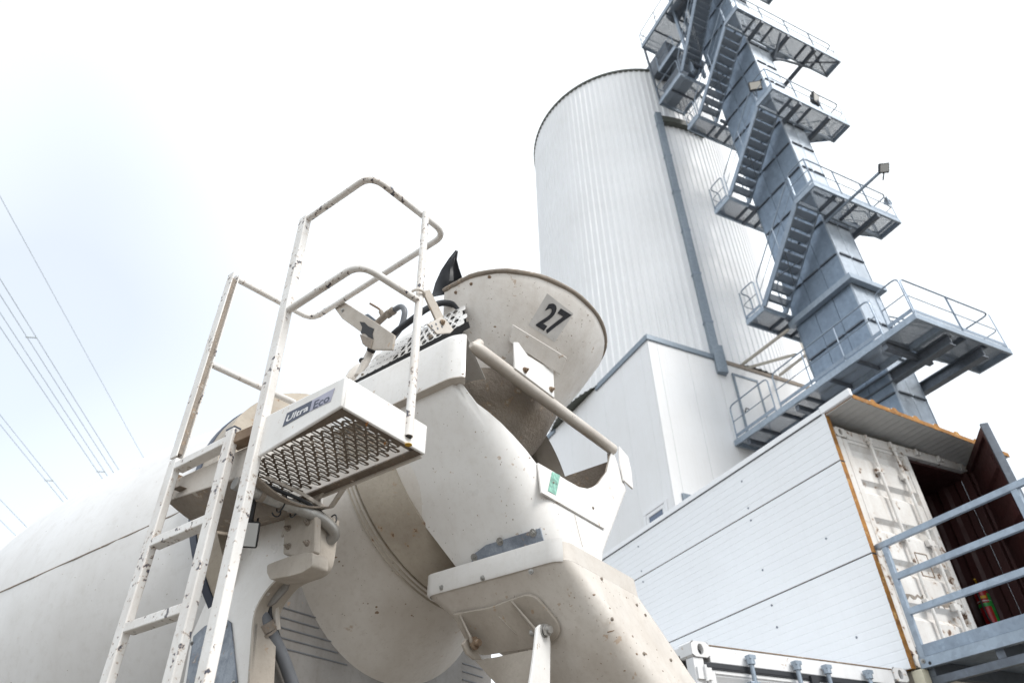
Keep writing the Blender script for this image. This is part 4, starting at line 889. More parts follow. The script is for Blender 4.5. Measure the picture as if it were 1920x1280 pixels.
# lower tray behind the ladder, gutter and brackets
m = MB(); m.prism([T(2.06, bL+.045, 1.17), T(2.06, bL+.045, 1.30), T(2.60, bL+.045, 1.315), T(2.60, bL+.045, 1.225)], (.01, 0, 0)); m.build('tray_side', 'chute_paint', plat, bevel=.004)
m = MB(); rows = []
for k in range(9):
    u = k/8; rows.append([T(2.05+.55*i/6, bL+.05+.36*u, 1.178-.045*math.sin(math.pi*u)+.05*(i/6)) for i in range(7)])
m.sheet(rows, .006); m.build('tray_bottom', 'dried_concrete', plat)
m = MB(); m.box(bL+.032, bR, 2.575, 2.602, 1.235, 1.335); m.build('tray_end', 'rust_steel', plat, bevel=.004)
m = MB(); m.bar(T(2.175, b0+.02, 1.325), T(2.02, b0+.03, 1.325), .05, .045); m.build('stay', 'rust_steel', plat, bevel=.003)
gp = [tz(490, 893, 1.20), tz(560, 925, 1.195), tz(612, 957, 1.185), tz(640, 915, 1.225)]
m = MB(); m.sheet([fillet(gp, .03, 4), [p+np.array([.028, 0, .012]) for p in fillet(gp, .03, 4)]], .003); m.build('gutter', 'chute_paint', plat)
pp = [tz(440, 905, 1.15), tz(486, 926, 1.145), tz(545, 947, 1.14), tz(608, 973, 1.13), tz(634, 1003, 1.09), tz(586, 1028, 1.045)]
m = MB(); m.tube(fillet(pp, .05, 6), .0235, 14); pipe = m.build('steel_pipe', 'zinc_bolt', tk)
for p, q in ((486, 494), (525, 531), (545, 552)):
    s0, s1 = [tz(x, 926+(x-486)*.36, 1.1435) for x in (p, q)]; g_ = MB(); g_.tube([s0, s1], .0275, 14); g_.build('pipe_clamp', 'dried_concrete', pipe)
m = MB(); m.tube(fillet([tz(478, 900, 1.165), tz(520, 918, 1.17), tz(570, 938, 1.165), tz(612, 968, 1.155), tz(632, 998, 1.115)], .04), .007, 8); m.build('cable', 'rubber', pipe)
for k, x in enumerate((528, 553, 622)):
    c = tz(x, 926+(x-486)*.40, 1.143); t_ = MB(); dv = unit(pp[2]-pp[1]); u_ = unit(np.cross(dv, UP)); w_ = np.cross(u_, dv)
    t_.tube([c+.034*(math.cos(q)*u_+math.sin(q)*w_) for q in np.linspace(0, 2*math.pi, 16)], .003, 6); t_.build('cable_tie', 'rubber', pipe)
m = MB(); c = tz(518, 958, 1.11); m.tube([c+.02*np.array([math.cos(q), 0, math.sin(q)]) for q in np.linspace(-2.6, 1.2, 12)], .0028, 6); m.build('cable_loop', 'rubber', pipe)
# work lamp
lc = tb(462, 1000, 1.37); fdir = unit(V3((-.55, -.62, -.42))); sd2 = unit(np.cross(fdir, UP)); up2 = np.cross(sd2, fdir)
def obox(mb, c, a, b, d, taper=1.):
    v = [c+sd2*x*a/2*(taper if z < 0 else 1)+up2*y*b/2*(taper if z < 0 else 1)+fdir*z*d/2 for z in (-1, 1) for y in (-1, 1) for x in (-1, 1)]
    mb.add(v, [(0, 2, 3, 1), (4, 5, 7, 6), (0, 1, 5, 4), (2, 6, 7, 3), (0, 4, 6, 2), (1, 3, 7, 5)])
m = MB(); obox(m, lc, .098, .098, .05, .7); wl = m.build('work_lamp', 'lamp_black', tk, bevel=.008)
m = MB(); obox(m, lc+fdir*.0262, .082, .082, .003); m.build('lens', 'lamp_glass_cold', wl, bevel=.001)
for k in range(4):
    m = MB(); obox(m, lc-fdir*.035+sd2*(k-1.5)*.018+up2*.02, .004, .07, .03); m.build('cooling_fin', 'lamp_black', wl)
m = MB(); m.bar(lc+up2*.045, lc+up2*.10+UP*.03, .03, .03); m.build('lamp_bracket', 'lamp_black', wl)

# ------------------------------------------------------------------ collector (rear discharge hood)
bs = lambda z: 1.775+(1.64-z)*.545 if z < 1.64 else 1.775-(z-1.64)*.1         # left wall moves inwards as it goes down
ar = lambda z: 1.36+(z-1.08)*.185           # rear wall leans forwards as it goes up
ZTOP, ZBOT = 1.648, .985
nrm_r = (0, 1, -.185); p_r = T(1.36, 0, 1.08)
def onr(px, py): return V3(TRUCK.onplane(px, py, nrm_r, p_r))
edge = [onr(*p) for p in ((876, 628), (884, 642), (893, 682), (905, 720), (935, 766), (968, 815), (1005, 868), (1035, 884), (1060, 900), (1082, 912), (1100, 916), (1116, 912), (1130, 900), (1140, 880), (1145, 860), (1147, 843), (1157, 838))]
ez = [(e[0], e[2]) for e in edge]
def ztop(b):
    for (x0, z0), (x1, z1) in zip(ez[:-1], ez[1:]):
        if x0 <= b <= x1 and x1 > x0: return z0+(z1-z0)*(b-x0)/(x1-x0)
    return ez[0][1] if b < ez[0][0] else ez[-1][1]
pn = unit(V3((-1, 0, -.545))); pw0 = T(0, bs(1.2), 1.2)
e0_, e1_ = [V3(TRUCK.onplane(*p, (1, 0, .545), pw0)) for p in ((720, 885), (858, 1066))]
afr = lambda z: e1_[1]+(z-e1_[2])*(e0_[1]-e1_[1])/(e0_[2]-e1_[2])
bS = lambda z: float(np.interp(z, [.9, 1.08, 1.62, 1.86], [2.46, 2.51, 3.03, 3.0]))
def shell_pt(c, f, inset=0.):
    """c in 0..1 round the hood from front left to front right, f in 0..1 from bottom to top edge"""
    RR = .17
    def plan(z):
        s = bs(z)+inset; r = ar(z)+inset; S = bS(z)-inset
        pts = [T(afr(z), s, z), T(r+RR, s, z)]+[T(r+RR-RR*math.sin(q), s+RR-RR*math.cos(q), z) for q in np.linspace(0, math.pi/2, 9)[1:]]
        n = 16
        for k in range(1, n): pts.append(T(r, s+RR+(S-s-2*RR)*k/n, z))
        pts += [T(r+.05-.05*math.cos(q), S-.05+.05*math.sin(q), z) for q in np.linspace(0, math.pi/2, 5)]+[T(afr(z), S, z)]
        return pts
    P1 = plan(ZBOT)
    if c >= len(P1): c = len(P1)-1
    zt_ = ZTOP
    if c <= 1 or c >= 29: zt_ = 1.80
    else:
      for _ in range(6): zt_ = min(ztop(plan(zt_)[c][0]), 1.86)
    return plan(ZBOT+(zt_-ZBOT)*f)[c]
NC = 2+8+15+5+1
hood = MB(); hood.sheet([[shell_pt(c, f/14) for c in range(NC)] for f in range(15)], -.006); hoodo = hood.build('discharge_hood', 'truck_paint', tk, smooth=40)
m = MB(); m.sheet([[shell_pt(c, f/14, .012) for c in range(NC)] for f in range(15)], .003); m.build('hood_liner', 'dried_concrete', hoodo, smooth=40)
# cap band round the upper edge of the hood
zb0, zb1, bb = 1.658, 1.890, 1.738
capL = [T(2.30, bb, 0), T(1.585, bb, 0), T(1.535, bb+.022, 0), T(1.528, bb+.035, 0)]
cl = fillet(capL, .08, 6)
m = MB(); m.sheet([[(p[0], p[1], zb0) for p in cl], [(p[0], p[1], zb1-.02) for p in cl], [(p[0]+.012, p[1]+.012, zb1) for p in cl]], -.008); cap = m.build('hood_cap', 'truck_paint', hoodo, smooth=40)
m = MB(); m.sheet([[(p[0]-.002, p[1]-.002, zb0-.006) for p in cl], [(p[0]+.06, p[1]+.05, zb0-.006) for p in cl]], .005); m.build('cap_lip', 'chute_paint', hoodo)
m = MB(); m.sheet([[(p[0]+.012, p[1]+.012, zb1) for p in cl], [(p[0]+.26, p[1]+.10, zb1-.06) for p in cl]], .004); m.build('cap_top', 'truck_paint', hoodo)
# cover plate with sticker, right gusset
off_r = V3((0, -1, .185)); off_r = unit(off_r)
m = MB(); m.prism([onr(*p)+off_r*.010 for p in ((1005, 869), (1035, 886), (1060, 902), (1082, 914), (1102, 918), (1118, 930), (1128, 950), (1131, 993), (1070, 958), (1012, 925))], -off_r*.008); cvr = m.build('hood_plate', 'truck_paint', hoodo, bevel=.0015)
m = MB(); m.prism([onr(*p)+off_r*.0122 for p in ((1031, 886), (1046, 893), (1038, 930), (1023, 922))], -off_r*.001); m.build('sticker', 'green_print', cvr)
for p in ((1033, 907), (1108, 954)):
    q = MB(); q.bolt(onr(*p)+off_r*.010, off_r, .005, .004); q.build('bolt', 'dried_concrete', cvr)
m = MB(); m.prism([onr(*p)+off_r*.014 for p in ((1157, 838), (1174, 858), (1180, 885), (1183, 918), (1166, 902), (1159, 868))], -off_r*.010); m.build('corner_gusset', 'truck_paint', hoodo, bevel=.002)
# blue wear plate at the bottom of the left wall
def onp(px, py, o=0.): q = V3(TRUCK.onplane(px, py, (1, 0, .545), pw0)); return q+pn*(.008+o)
m = MB(); m.prism([onp(*p) for p in ((887, 1052), (893, 1036), (914, 1020), (1016, 988), (1024, 1019), (900, 1056))], pn*.006); wp = m.build('wear_plate', 'blue_plate', hoodo, bevel=.001)
for p in ((941, 1013), (1003, 997), (893, 1043)):
    q = MB(); q.bolt(onp(*p, .006), pn, .010, .008); q.build('bolt', 'zinc_bolt', wp)
# cross tube with saddle and bolts
tA, tB_ = V3(T(1.503, 1.775, 1.815)), V3(T(1.497, 2.955, 1.835))
td_ = unit(tB_-tA); m = MB(); m.tube([tA, tA+td_*.012, tA+td_*.05, tA+td_*.09, tB_], .030, 18, radii=[.012, .022, .029, .030, .030]); ct = m.build('cross_tube', 'chute_paint', tk)
m = MB(); m.tube([tA+V3((.05, .02, .03)), tA+V3((.09, .03, .075))], .022, 12); m.build('tube_stub', 'chute_paint', ct)
sg = [ta(*p, 1.465) for p in ((964, 641), (966, 690), (1040, 746), (1038, 690), (1016, 682), (990, 666), (972, 641))]
m = MB(); m.prism(sg, (0, .010, 0)); sad = m.build('saddle_plate', 'truck_paint', ct, bevel=.003)
for p in ((984, 694), (1033, 730)):
    q = MB(); q.bolt(ta(*p, 1.464), (0, -1, -.1), .0095, .012); q.build('bolt', 'rust_steel', sad)

# ------------------------------------------------------------------ charging hopper
ZR = 2.30
def uloop(z, ac, half, rear, frt, n=44, sq=1.0):
    """U in plan: rounded at the rear, straight sides, flat front"""
    out_ = []; na = 28
    for k in range(na+1):
        q = math.pi*k/na; out_.append(T(ac-(ac-rear)*math.sin(q), BC-.015-half*math.cos(q), z))
    ns = (n-na)//2
    out_ += [T(ac+(frt-ac)*k/ns, BC-.015+half, z) for k in range(1, ns+1)]
    out_ += [T(frt, BC-.015+half-2*half*k/6, z) for k in range(1, 6)]
    out_ += [T(frt-(frt-ac)*k/ns, BC-.015-half, z) for k in range(0, ns)]
    return out_
lev = [(ZR, 1.62, .508, 1.235, 1.735), (ZR-.05, 1.625, .500, 1.250, 1.745), (ZR-.20, 1.68, .432, 1.375, 1.80), (ZR-.31, 1.73, .372, 1.475, 1.86), (ZR-.38, 1.76, .335, 1.535, 1.90)]
m = MB(); m.loft([uloop(*l) for l in lev]); hop = m.build('hopper', 'hopper_paint', tk, smooth=60)
m = MB(); m.loft([uloop(l[0]+(.0 if i else .006), l[1], l[2]-.012, l[3]+.012, l[4]-.01) for i, l in enumerate(lev)]); m.build('hopper_lining', 'dried_concrete', hop, smooth=60)
l_ = lev[-1]; m = MB(); m.loft([uloop(*l_), uloop(ZR-.50, 1.80, .30, 1.61, 2.0), uloop(ZR-.63, 1.88, .25, 1.73, 2.1), uloop(ZR-.80, 1.98, .22, 1.86, 2.2)]); m.build('hopper_spout', 'dried_concrete', hop, smooth=60)
rp_ = uloop(*lev[0]); m = MB(); m.tube([V3(p)+V3((0, 0, .0015*math.sin(i*1.7))) for i, p in enumerate(rp_+[rp_[0]])], .013, 10, radii=[.0115+.0018*abs(math.sin(i*2.3)) for i in range(len(rp_)+1)]); m.build('hopper_rim', 'dried_concrete', hop)
hop.data.update(); hb = BVHTree.FromPolygons([v.co+Vector(BASE[tk.name]) for v in hop.data.vertices], [tuple(p.vertices) for p in hop.data.polygons])
def hop_hit(px, py, lift=.002):
    d = Vector(TRUCK.loc(unit(ray(px, py)))); h = hb.ray_cast(Vector((0, 0, 0)), d)
    if h[0] is None: return None
    n_ = h[1] if h[1].dot(d) < 0 else -h[1]; return V3(h[0])+V3(n_)*lift
def quad(u, v, q): return tuple((1-v)*((1-u)*np.array(q[0])+u*np.array(q[1]))+v*((1-u)*np.array(q[3])+u*np.array(q[2])))
def patch(name, q, mat, hit, parent, n=8, m_=8):
    rows = [[hit(*quad(i/n, j/m_, q)) for i in range(n+1)] for j in range(m_+1)]
    g_ = MB(); g_.sheet(rows, .0006); return g_.build(name, mat, parent)
def lettering(name, text, q, mat, hit, parent, bold=.02):
    cu = bpy.data.curves.new(name, 'FONT'); cu.body = text; cu.offset = bold; cu.resolution_u = 4; ob = bpy.data.objects.new(name, cu); col.objects.link(ob)
    dg = bpy.context.evaluated_depsgraph_get(); dg.update(); me = bpy.data.meshes.new_from_object(ob.evaluated_get(dg)); bpy.data.objects.remove(ob)
    bm = bmesh.new(); bm.from_mesh(me); bmesh.ops.triangulate(bm, faces=bm.faces); bmesh.ops.subdivide_edges(bm, edges=[e for e in bm.edges if e.calc_length() > .12], cuts=2); bmesh.ops.triangulate(bm, faces=bm.faces)
    xs = [v.co.x for v in bm.verts]; ys = [v.co.y for v in bm.verts]; x0, x1, y0, y1 = min(xs), max(xs), min(ys), max(ys)
    vs_ = [hit(*quad((v.co.x-x0)/(x1-x0), 1-(v.co.y-y0)/(y1-y0), q)) for v in bm.verts]; bm.verts.index_update(); fs_ = [tuple(v.index for v in f.verts) for f in bm.faces]; bm.free(); bpy.data.meshes.remove(me)
    g_ = MB(); g_.add(vs_, fs_); return g_.build(name, mat, parent, smooth=0)
try:
    patch('number_patch', [(1026, 550), (1075, 588), (1040, 641), (991, 609)], 'sticker_grey', lambda x, y: hop_hit(x, y, .001), hop)
    lettering('number', '27', [(1031, 565), (1072, 590), (1036, 632), (1003, 611)], 'number_black', lambda x, y: hop_hit(x, y, .0028), hop, .03)
    sd_ = [[hop_hit(*quad(i/8, j/5, [(962, 606), (976, 606), (1057, 664), (1050, 690)] if 0 else [(960, 608), (1058, 668), (1045, 700), (952, 640)]), .012) for i in range(9)] for j in range(6)]
    g_ = MB(); g_.sheet(sd_, -.010); g_.build('hopper_pad', 'hopper_paint', hop, bevel=.003)
    for p in ((855, 548), (884, 532), (918, 519), (961, 509), (1034, 514)):
        h_ = hop_hit(*p, .0); 
        if h_ is not None: q = MB(); q.bolt(h_, unit(h_*np.array([-1, -1, 0])), .006, .004); q.build('rivet', 'rust_steel', hop)
except Exception as ex_: print('DECAL', ex_)
# rubber flap in front of the hopper
rows = []; fl = [(856, 470), (843, 486), (829, 507), (818, 531), (811, 557)]; fr_ = [(857.5, 470), (855.5, 486), (860, 503), (867, 523), (846, 550)]
for k in range(13):
    u = k/3; ip = lambda Q: np.array([np.interp(u, range(5), [q[n] for q in Q]) for n in (0, 1)])
    l, r = ip(fl), ip(fr_); rows.append([tb(*(l+(r-l)*i/6), 1.90+.14*(i/6)+.05*math.sin(math.pi*i/6)) for i in range(7)])
m = MB(); m.sheet(rows, .006); m.build('rubber_flap', 'rubber', tk)

# ------------------------------------------------------------------ perforated guard over the hood
lowE = [(660, 716), (817, 634), (878, 602)]; uppE = [(722, 648), (817, 597), (872, 572)]
def gs(a, w):
    """a runs along the guard from front to rear, w up its curve"""
    f = lambda E: np.array([np.interp(a, [0, .72, 1], [q[k] for q in E]) for k in (0, 1)])
    L_, U_ = f(lowE), f(uppE); x, y = L_+(U_-L_)*w; return tb(x, y, 1.765+.115*w**1.6)
m = MB(); na, nw = 15, 4
for i in range(na):
    for j in range(nw):
        c_ = ((i+.5+.5*(j % 2))/(na+.5), (j+.5)/nw, 0); n_ = 16; rr1 = rect_ring(c_, (1, 0, 0), (0, 1, 0), 1/(na+.5), 1/nw, n_)
        if 5 <= i <= 13 and not (i == 5 and j > 1):
            oo = oval_ring(c_, (1, 0, 0), (0, 1, 0), .36/na, .36/nw, n_)
            m.loft([[gs(p[0], p[1]) for p in rr1], [gs(p[0], p[1]) for p in oo], [gs(p[0], p[1])+V3((.004, 0, -.001)) for p in oo]])
        else: m.add([gs(p[0], p[1]) for p in rr1], [tuple(range(n_))])
gd = m.build('perforated_guard', 'truck_paint', tk, smooth=60)
m = MB(); m.sheet([[gs(i/10, .0)+V3((0, 0, -.001)) for i in range(11)], [gs(i/10, 0)+V3((.012, 0, -.028)) for i in range(11)]], .003); m.build('guard_lip', 'black', gd)
m = MB(); m.sheet([[gs(i/10.3, w/6.2)+V3((.016, 0, -.002)) for i in range(11)] for w in range(7)], .002); m.build('guard_shade_sheet', 'lamp_black', gd)  # black sheet standing in for the shade seen through the holes
for p in ((681, 703), (807, 631)):
    q = MB(); q.bolt(tb(*p, 1.772), (-1, 0, .2), .008, .006); q.build('bolt', 'dried_concrete', gd)
m = MB(); m.tube([tb(672, 706, 1.80), tb(697, 655, 1.84)], .021, 14); sh = m.build('spring_housing', 'chute_paint', tk)
for p in ((681, 677), (696, 656)):
    c = tb(*p, 1.815); q = MB(); dv = unit(tb(697, 655, 1.84)-tb(672, 706, 1.80)); q.tube([c-dv*.003, c+dv*.003], .0225, 14); q.build('strap', 'rubber', sh)
m = MB(); m.tube([tb(652, 712, 1.90), tb(664, 702, 1.93), tb(676, 694, 1.97)], .035, 18, radii=[.02, .036, .04]); m.build('rubber_bush', 'cone_paint', tk)
# brackets up to the handrail, valve and hoses
k1 = [tb(*p, 1.70) for p in ((623, 572), (633, 564), (646, 566), (708, 606), (740, 628), (735, 655), (700, 655), (683, 648), (676, 622), (641, 597))]
m = MB(); m.prism(k1, (.012, 0, 0)); b1 = m.build('rail_bracket', 'dried_concrete', tk, bevel=.003)
b1.data.materials[0] = MATS['dusty_shaded']
for p in ((631, 575), (643, 582)):
    q = MB(); q.bolt(tb(*p, 1.70), (-1, 0, 0), .008, .006); q.build('bolt', 'zinc_bolt', b1)
m = MB(); m.prism([tb(*p, 1.697) for p in ((674, 603), (683, 604), (690, 611), (701, 616), (698, 626), (700, 636), (690, 631), (684, 625), (676, 624), (679, 613))], (.002, 0, 0)); m.build('grease_patch', 'black', b1)
m = MB(); m.prism([tb(*p, 1.69) for p in ((674, 626), (697, 636), (694, 652), (680, 645))], (.008, 0, 0)); m.build('bracket_foot', 'dried_concrete', b1)
k2 = [ta(*p, 1.548) for p in ((793, 545), (806, 542), (833, 594), (818, 600))]
m = MB(); m.prism(k2, (0, .010, 0)); b2 = m.build('rail_bracket', 'dusty_shaded', tk, bevel=.003)
k3 = [ta(*p, 1.54) for p in ((802, 607), (828, 594), (836, 598), (851, 618), (845, 624), (820, 626))]
m = MB(); m.prism(k3, (0, .008, 0)); m.build('bracket_foot', 'chute_paint', b2, bevel=.002)
for i in range(3):
    for j in range(2):
        q = MB(); c = ta(810+i*8+j*3, 611-i*3.5+j*8, 1.5385); q.tube([c, c+V3((0, .001, 0))], .0055, 10); q.build('bracket_hole', 'hose_grey', b2)
m = MB(); c = ta(830, 604, 1.536); m.bolt(c, (0, -1, 0), .008, .007); m.build('bolt', 'rust_steel', b2)
vb_ = 1.78
m = MB(); m.tube([tb(706, 607, vb_), tb(722, 592, vb_), tb(738, 582, vb_)], .017, 12); m.tube([tb(720, 596, vb_), tb(714, 584, vb_)], .012, 10); m.tube([tb(726, 590, vb_), tb(731, 587, vb_)], .023, 6); m.tube([tb(734, 585, vb_), tb(739, 581, vb_)], .021, 12); vl = m.build('water_valve', 'dried_concrete', tk)
m = MB(); m.tube(fillet([tb(716, 585, vb_), tb(711, 579, vb_-.01), tb(694, 569, vb_-.015)], .02), .0058, 8); m.build('valve_lever', 'rust_steel', vl)
m = MB(); m.prism([tb(*p, vb_+.03) for p in ((684, 590), (690, 588), (709, 603), (706, 612), (700, 612))], (.02, 0, 0)); m.build('valve_plate', 'galvanised_dark', vl)
m = MB(); m.tube(fillet([tb(738, 582, vb_), tb(752, 573, vb_), tb(760, 582, vb_), tb(754, 612, vb_+.01), tb(737, 634, vb_), tb(730, 642, vb_)], .06, 6), .0145, 12); m.build('grey_hose', 'hose_grey', tk)
hz = [tb(727, 638, vb_-.01), tb(742, 622, vb_-.02), tb(775, 597, vb_-.03), tb(800, 578, vb_), tb(830, 566, vb_+.05), tb(856, 572, vb_+.10), tb(868, 592, vb_+.12), tb(866, 612, vb_+.13), tb(858, 630, vb_+.13)]
m = MB(); m.tube(fillet(hz, .07, 6), .0155, 12); bh = m.build('black_hose', 'rubber', tk)
cen = tb(840, 600, vb_+.09); m = MB(); m.tube([p+unit(p-cen+V3((-.05, -.03, 0)))*.0125 for p in fillet(hz[5:], .05, 6)[4:-1]], .0055, 6); m.build('hose_stripe', 'yellow', bh)

# ------------------------------------------------------------------ swivel chute
def rrect(z, a0, a1, b0_, b1_, rl, rs_=.05, n=8):
    out_ = []
    for (ca, cb, r, q0) in ((a0+rl, b0_+rl, rl, math.pi), (a0+rs_, b1_-rs_, rs_, 1.5*math.pi), (a1-rs_, b1_-rs_, rs_, 0), (a1-rs_*1.0, b0_+rs_, rs_, .5*math.pi)):
        for k in range(n+1):
            q = q0+.5*math.pi*k/n
            # angle measured with a along cos (towards +a) and b along sin
            out_.append((ca, cb, r, q))
    pts = []
    for ca, cb, r, q in out_: pts.append((ca, cb, r, q))
    return pts
def csec(z, a0, a1, b0_, b1_, rl, n=8):
    P = []
    def corner(ca, cb, r, q0, q1):
        for k in range(n+1):
            q = q0+(q1-q0)*k/n; P.append(T(ca+r*math.cos(q), cb+r*math.sin(q), z))
    corner(a0+rl, b0_+rl, rl, 1.5*math.pi, math.pi)      # rear left, large radius
    corner(a0+.06, b1_-.06, .06, math.pi, .5*math.pi)    # rear right
    corner(a1-.06, b1_-.06, .06, .5*math.pi, 0)          # front right
    corner(a1-.05, b0_+.05, .05, 0, -.5*math.pi)         # front left
    return P
CH = [(.935, 1.288, 1.958, 2.072, 2.665, .07), (.80, 1.24, 1.835, 2.175, 2.755, .10), (.66, 1.195, 1.66, 2.290, 2.855, .13), (.50, 1.13, 1.49, 2.435, 2.975, .13), (.25, 1.03, 1.29, 2.67, 3.17, .11), (-.25, .86, 1.06, 3.10, 3.52, .09)]
m = MB(); m.loft([csec(*c) for c in CH]); chute = m.build('chute', 'chute_paint', tk, smooth=50)
m = MB(); m.loft([csec(c[0], c[1]+.012, c[2]-.012, c[3]+.012, c[4]-.012, c[5]) for c in CH]); m.build('chute_lining', 'dried_concrete', chute, smooth=50)
FZ = [(1.005, -.016), (.9365, -.010)]
lo_ = [csec(z, 1.288+d, 1.958-d, 2.072+d, 2.665-d, .07-d) for z, d in ((1.012, .012), (1.012, -.006), (.942, -.006), (.930, .0))]
lo_ = [l[18:]+l[:5] for l in lo_]
m = MB(); m.sheet(lo_, -.004); cf = m.build('chute_collar', 'truck_paint', chute, smooth=40)
m = MB(); m.loft([csec(z, 1.288+d, 1.958-d, 2.072+d, 2.665-d, .07-d) for z, d in ((.9355, .0), (1.006, .006))]); m.build('chute_neck', 'chute_paint', chute, smooth=40)
for p in ((828, 1101), (905, 1083), (996, 1071)):
    q = MB(); q.bolt(tb(*p, 2.063), (-1, 0, 0), .0065, .007); q.build('bolt', 'zinc_bolt', cf)
for p in ((1128, 1085), (1194, 1134), (1210, 1153), (1148, 1160), (1258, 1237), (1208, 1225)):
    q0 = ta(*p, 1.25); 
    q = MB(); q.bolt(V3(TRUCK.onplane(*p, (0, 1, -.34), T(1.286, 0, .935))), (0, -1, -.3), .0045, .003); q.build('rivet', 'dried_concrete', chute)
m = MB(); m.tube([T(c[1]+.03, c[4]+.004, c[0]) for c in CH[:-1]], .012, 8); m.build('chute_edge', 'dried_concrete', chute)
# pivot bracket and clevis on the slanting underside of the chute
cn = unit(V3((-1, 0, -.79)))
def onc(px, py, o=0.): return V3(TRUCK.onplane(px, py, (1, 0, .79), V3(T(0, 2.072, .935))+cn*(.006+o)))
pad = fillet([onc(*p) for p in ((853, 1150), (853, 1148), (920, 1136), (962, 1120), (990, 1111), (1008, 1116), (1048, 1163), (1054, 1184), (1040, 1200), (1000, 1212), (905, 1226), (880, 1205), (853, 1151))], .02, 3)
m = MB(); m.prism(pad, cn*.014); pdv = m.build('pivot_pad', 'dusty_shaded', chute, bevel=.004)
ov = [onc(952+17*math.cos(q)*.8+9*math.sin(q), 1172+9*math.sin(q)+14*math.cos(q), .0145) for q in np.linspace(0, 2*math.pi, 24)]
m = MB(); m.tube(ov, .0028, 6); m.build('weld_ring', 'dusty_shaded', pdv)
for p0, p1, p2 in (((863, 1150), (898, 1216), (884, 1204)), ((958, 1122), (1012, 1196), (1006, 1188))):
    g_ = MB(); g_.prism([onc(*p0, .012), onc(*p1, .012), onc(*p2, .085), onc(*p2, .095)+V3((0, 0, .02))], (0, .010, 0)); g_.build('gusset', 'dusty_shaded', pdv, bevel=.002)
pa, pc = onc(1018, 1182, .06), onc(884, 1206, .06)
ax_ = unit(pa-pc)
m = MB(); m.tube([pa-ax_*.05, pa+ax_*.035], .013, 14); m.build('pivot_pin', 'zinc_bolt', chute)
m = MB(); m.tube([pc+ax_*.04, pc-ax_*.03], .013, 14); m.build('pivot_pin', 'rust_steel', chute)
m = MB(); m.tube([pa+ax_*.012, pa+ax_*.024], .021, 6); m.build('pin_nut', 'zinc_bolt', chute)
m = MB(); m.tube([pa+ax_*.003, pa+ax_*.0095], .024, 18); m.build('pin_washer', 'zinc_bolt', chute)
m = MB(); m.tube([pc+ax_*.012, pc+ax_*.02], .024, 18); m.build('pin_washer', 'rust_steel', chute)
def arm(px_pts, base, wd):
    """bent flat arm hanging from the pin: outline points at the depth of the pin, given a plate thickness"""
    d_ = unit(base); return [V3(TRUCK.ony(x, y, base[1])) for x, y in px_pts]
A1 = arm(((1006, 1176), (1012, 1170), (1022, 1170), (1028, 1180), (1031, 1205), (1030, 1300), (990, 1300), (1000, 1230), (1003, 1205)), pa, 0)
m = MB(); m.prism([p+V3((0, -.004, 0)) for p in A1], (0, .012, 0)); m.build('clevis_arm', 'truck_paint', chute, bevel=.003)
A2 = arm(((868, 1206), (876, 1196), (886, 1198), (893, 1215), (905, 1236), (890, 1236), (876, 1224)), pc, 0)
m = MB(); m.prism(A2, (0, .012, 0)); m.build('clevis_arm', 'dusty_shaded', chute, bevel=.003)
wb_ = [V3(TRUCK.ony(x, y, a_)) for x, y, a_ in ((893, 1237, pc[1]), (930, 1231, pc[1]*.7+pa[1]*.3), (1001, 1216, pa[1]+.008), (996, 1310, pa[1]+.008), (960, 1310, pc[1]*.5+pa[1]*.5))]
m = MB(); m.prism(wb_, (.004, .010, 0)); m.build('clevis_web', 'dusty_shaded', chute, bevel=.002)
mid = (V3(TRUCK.ony(980, 1310, pa[1]))); m = MB(); m.tube([mid, T(1.75, 2.3, -.55)], .035, 14); m.build('hydraulic_ram', 'chute_paint', chute)

# ------------------------------------------------------------------ rust flecks and cement splashes that stand on the sheet metal
def hitter(o):
    b_ = BVHTree.FromPolygons([v.co+Vector(BASE[tk.name]) for v in o.data.vertices], [tuple(p.vertices) for p in o.data.polygons])
    def f(px, py):
        d = Vector(TRUCK.loc(unit(ray(px, py)))); h = b_.ray_cast(Vector((0, 0, 0)), d)
        if h[0] is None: return None, None
        n_ = h[1] if h[1].dot(d) < 0 else -h[1]; return V3(h[0]), V3(n_)
    return f
rnd = random.Random(3)
def fleck(mb, p, n, rx, ry, ang):
    u = unit(np.cross(n, (.3, .2, .9))); w = np.cross(n, u); u, w = u*math.cos(ang)+w*math.sin(ang), w*math.cos(ang)-u*math.sin(ang); k = 9
    base = [p+u*rx*math.cos(2*math.pi*i/k)*(.65+.6*rnd.random())+w*ry*math.sin(2*math.pi*i/k)*(.65+.6*rnd.random()) for i in range(k)]
    mb.loft([[q-n*.001 for q in base], [q*.75+p*.25+n*.0009 for q in base]], cap1=True)
def flecks(o, spots, region, count, mats):
    hit = hitter(o); a_, b_ = MB(), MB()
    for x, y, sz, el in spots:
        p, n = hit(x, y)
        if p is not None: fleck(a_, p, n, sz*el, sz, rnd.random()*.6)
    for _ in range(count):
        x, y = rnd.uniform(region[0], region[2]), rnd.uniform(region[1], region[3]); p, n = hit(x, y)
        if p is None: continue
        fleck(a_ if rnd.random() < .35 else b_, p, n, rnd.uniform(.0008, .0028)*rnd.choice((1, 1, 1.8)), rnd.uniform(.0008, .0024), rnd.random()*3)
    for mb, nm, mt in ((a_, 'rust_fleck', mats[0]), (b_, 'cement_splash', mats[1])):
        if mb.v: f_ = mb.build(nm, mt, o); f_['kind'] = 'stuff'
z3 = lambda x, y: (700+x/2.56, 780+y/2.56)
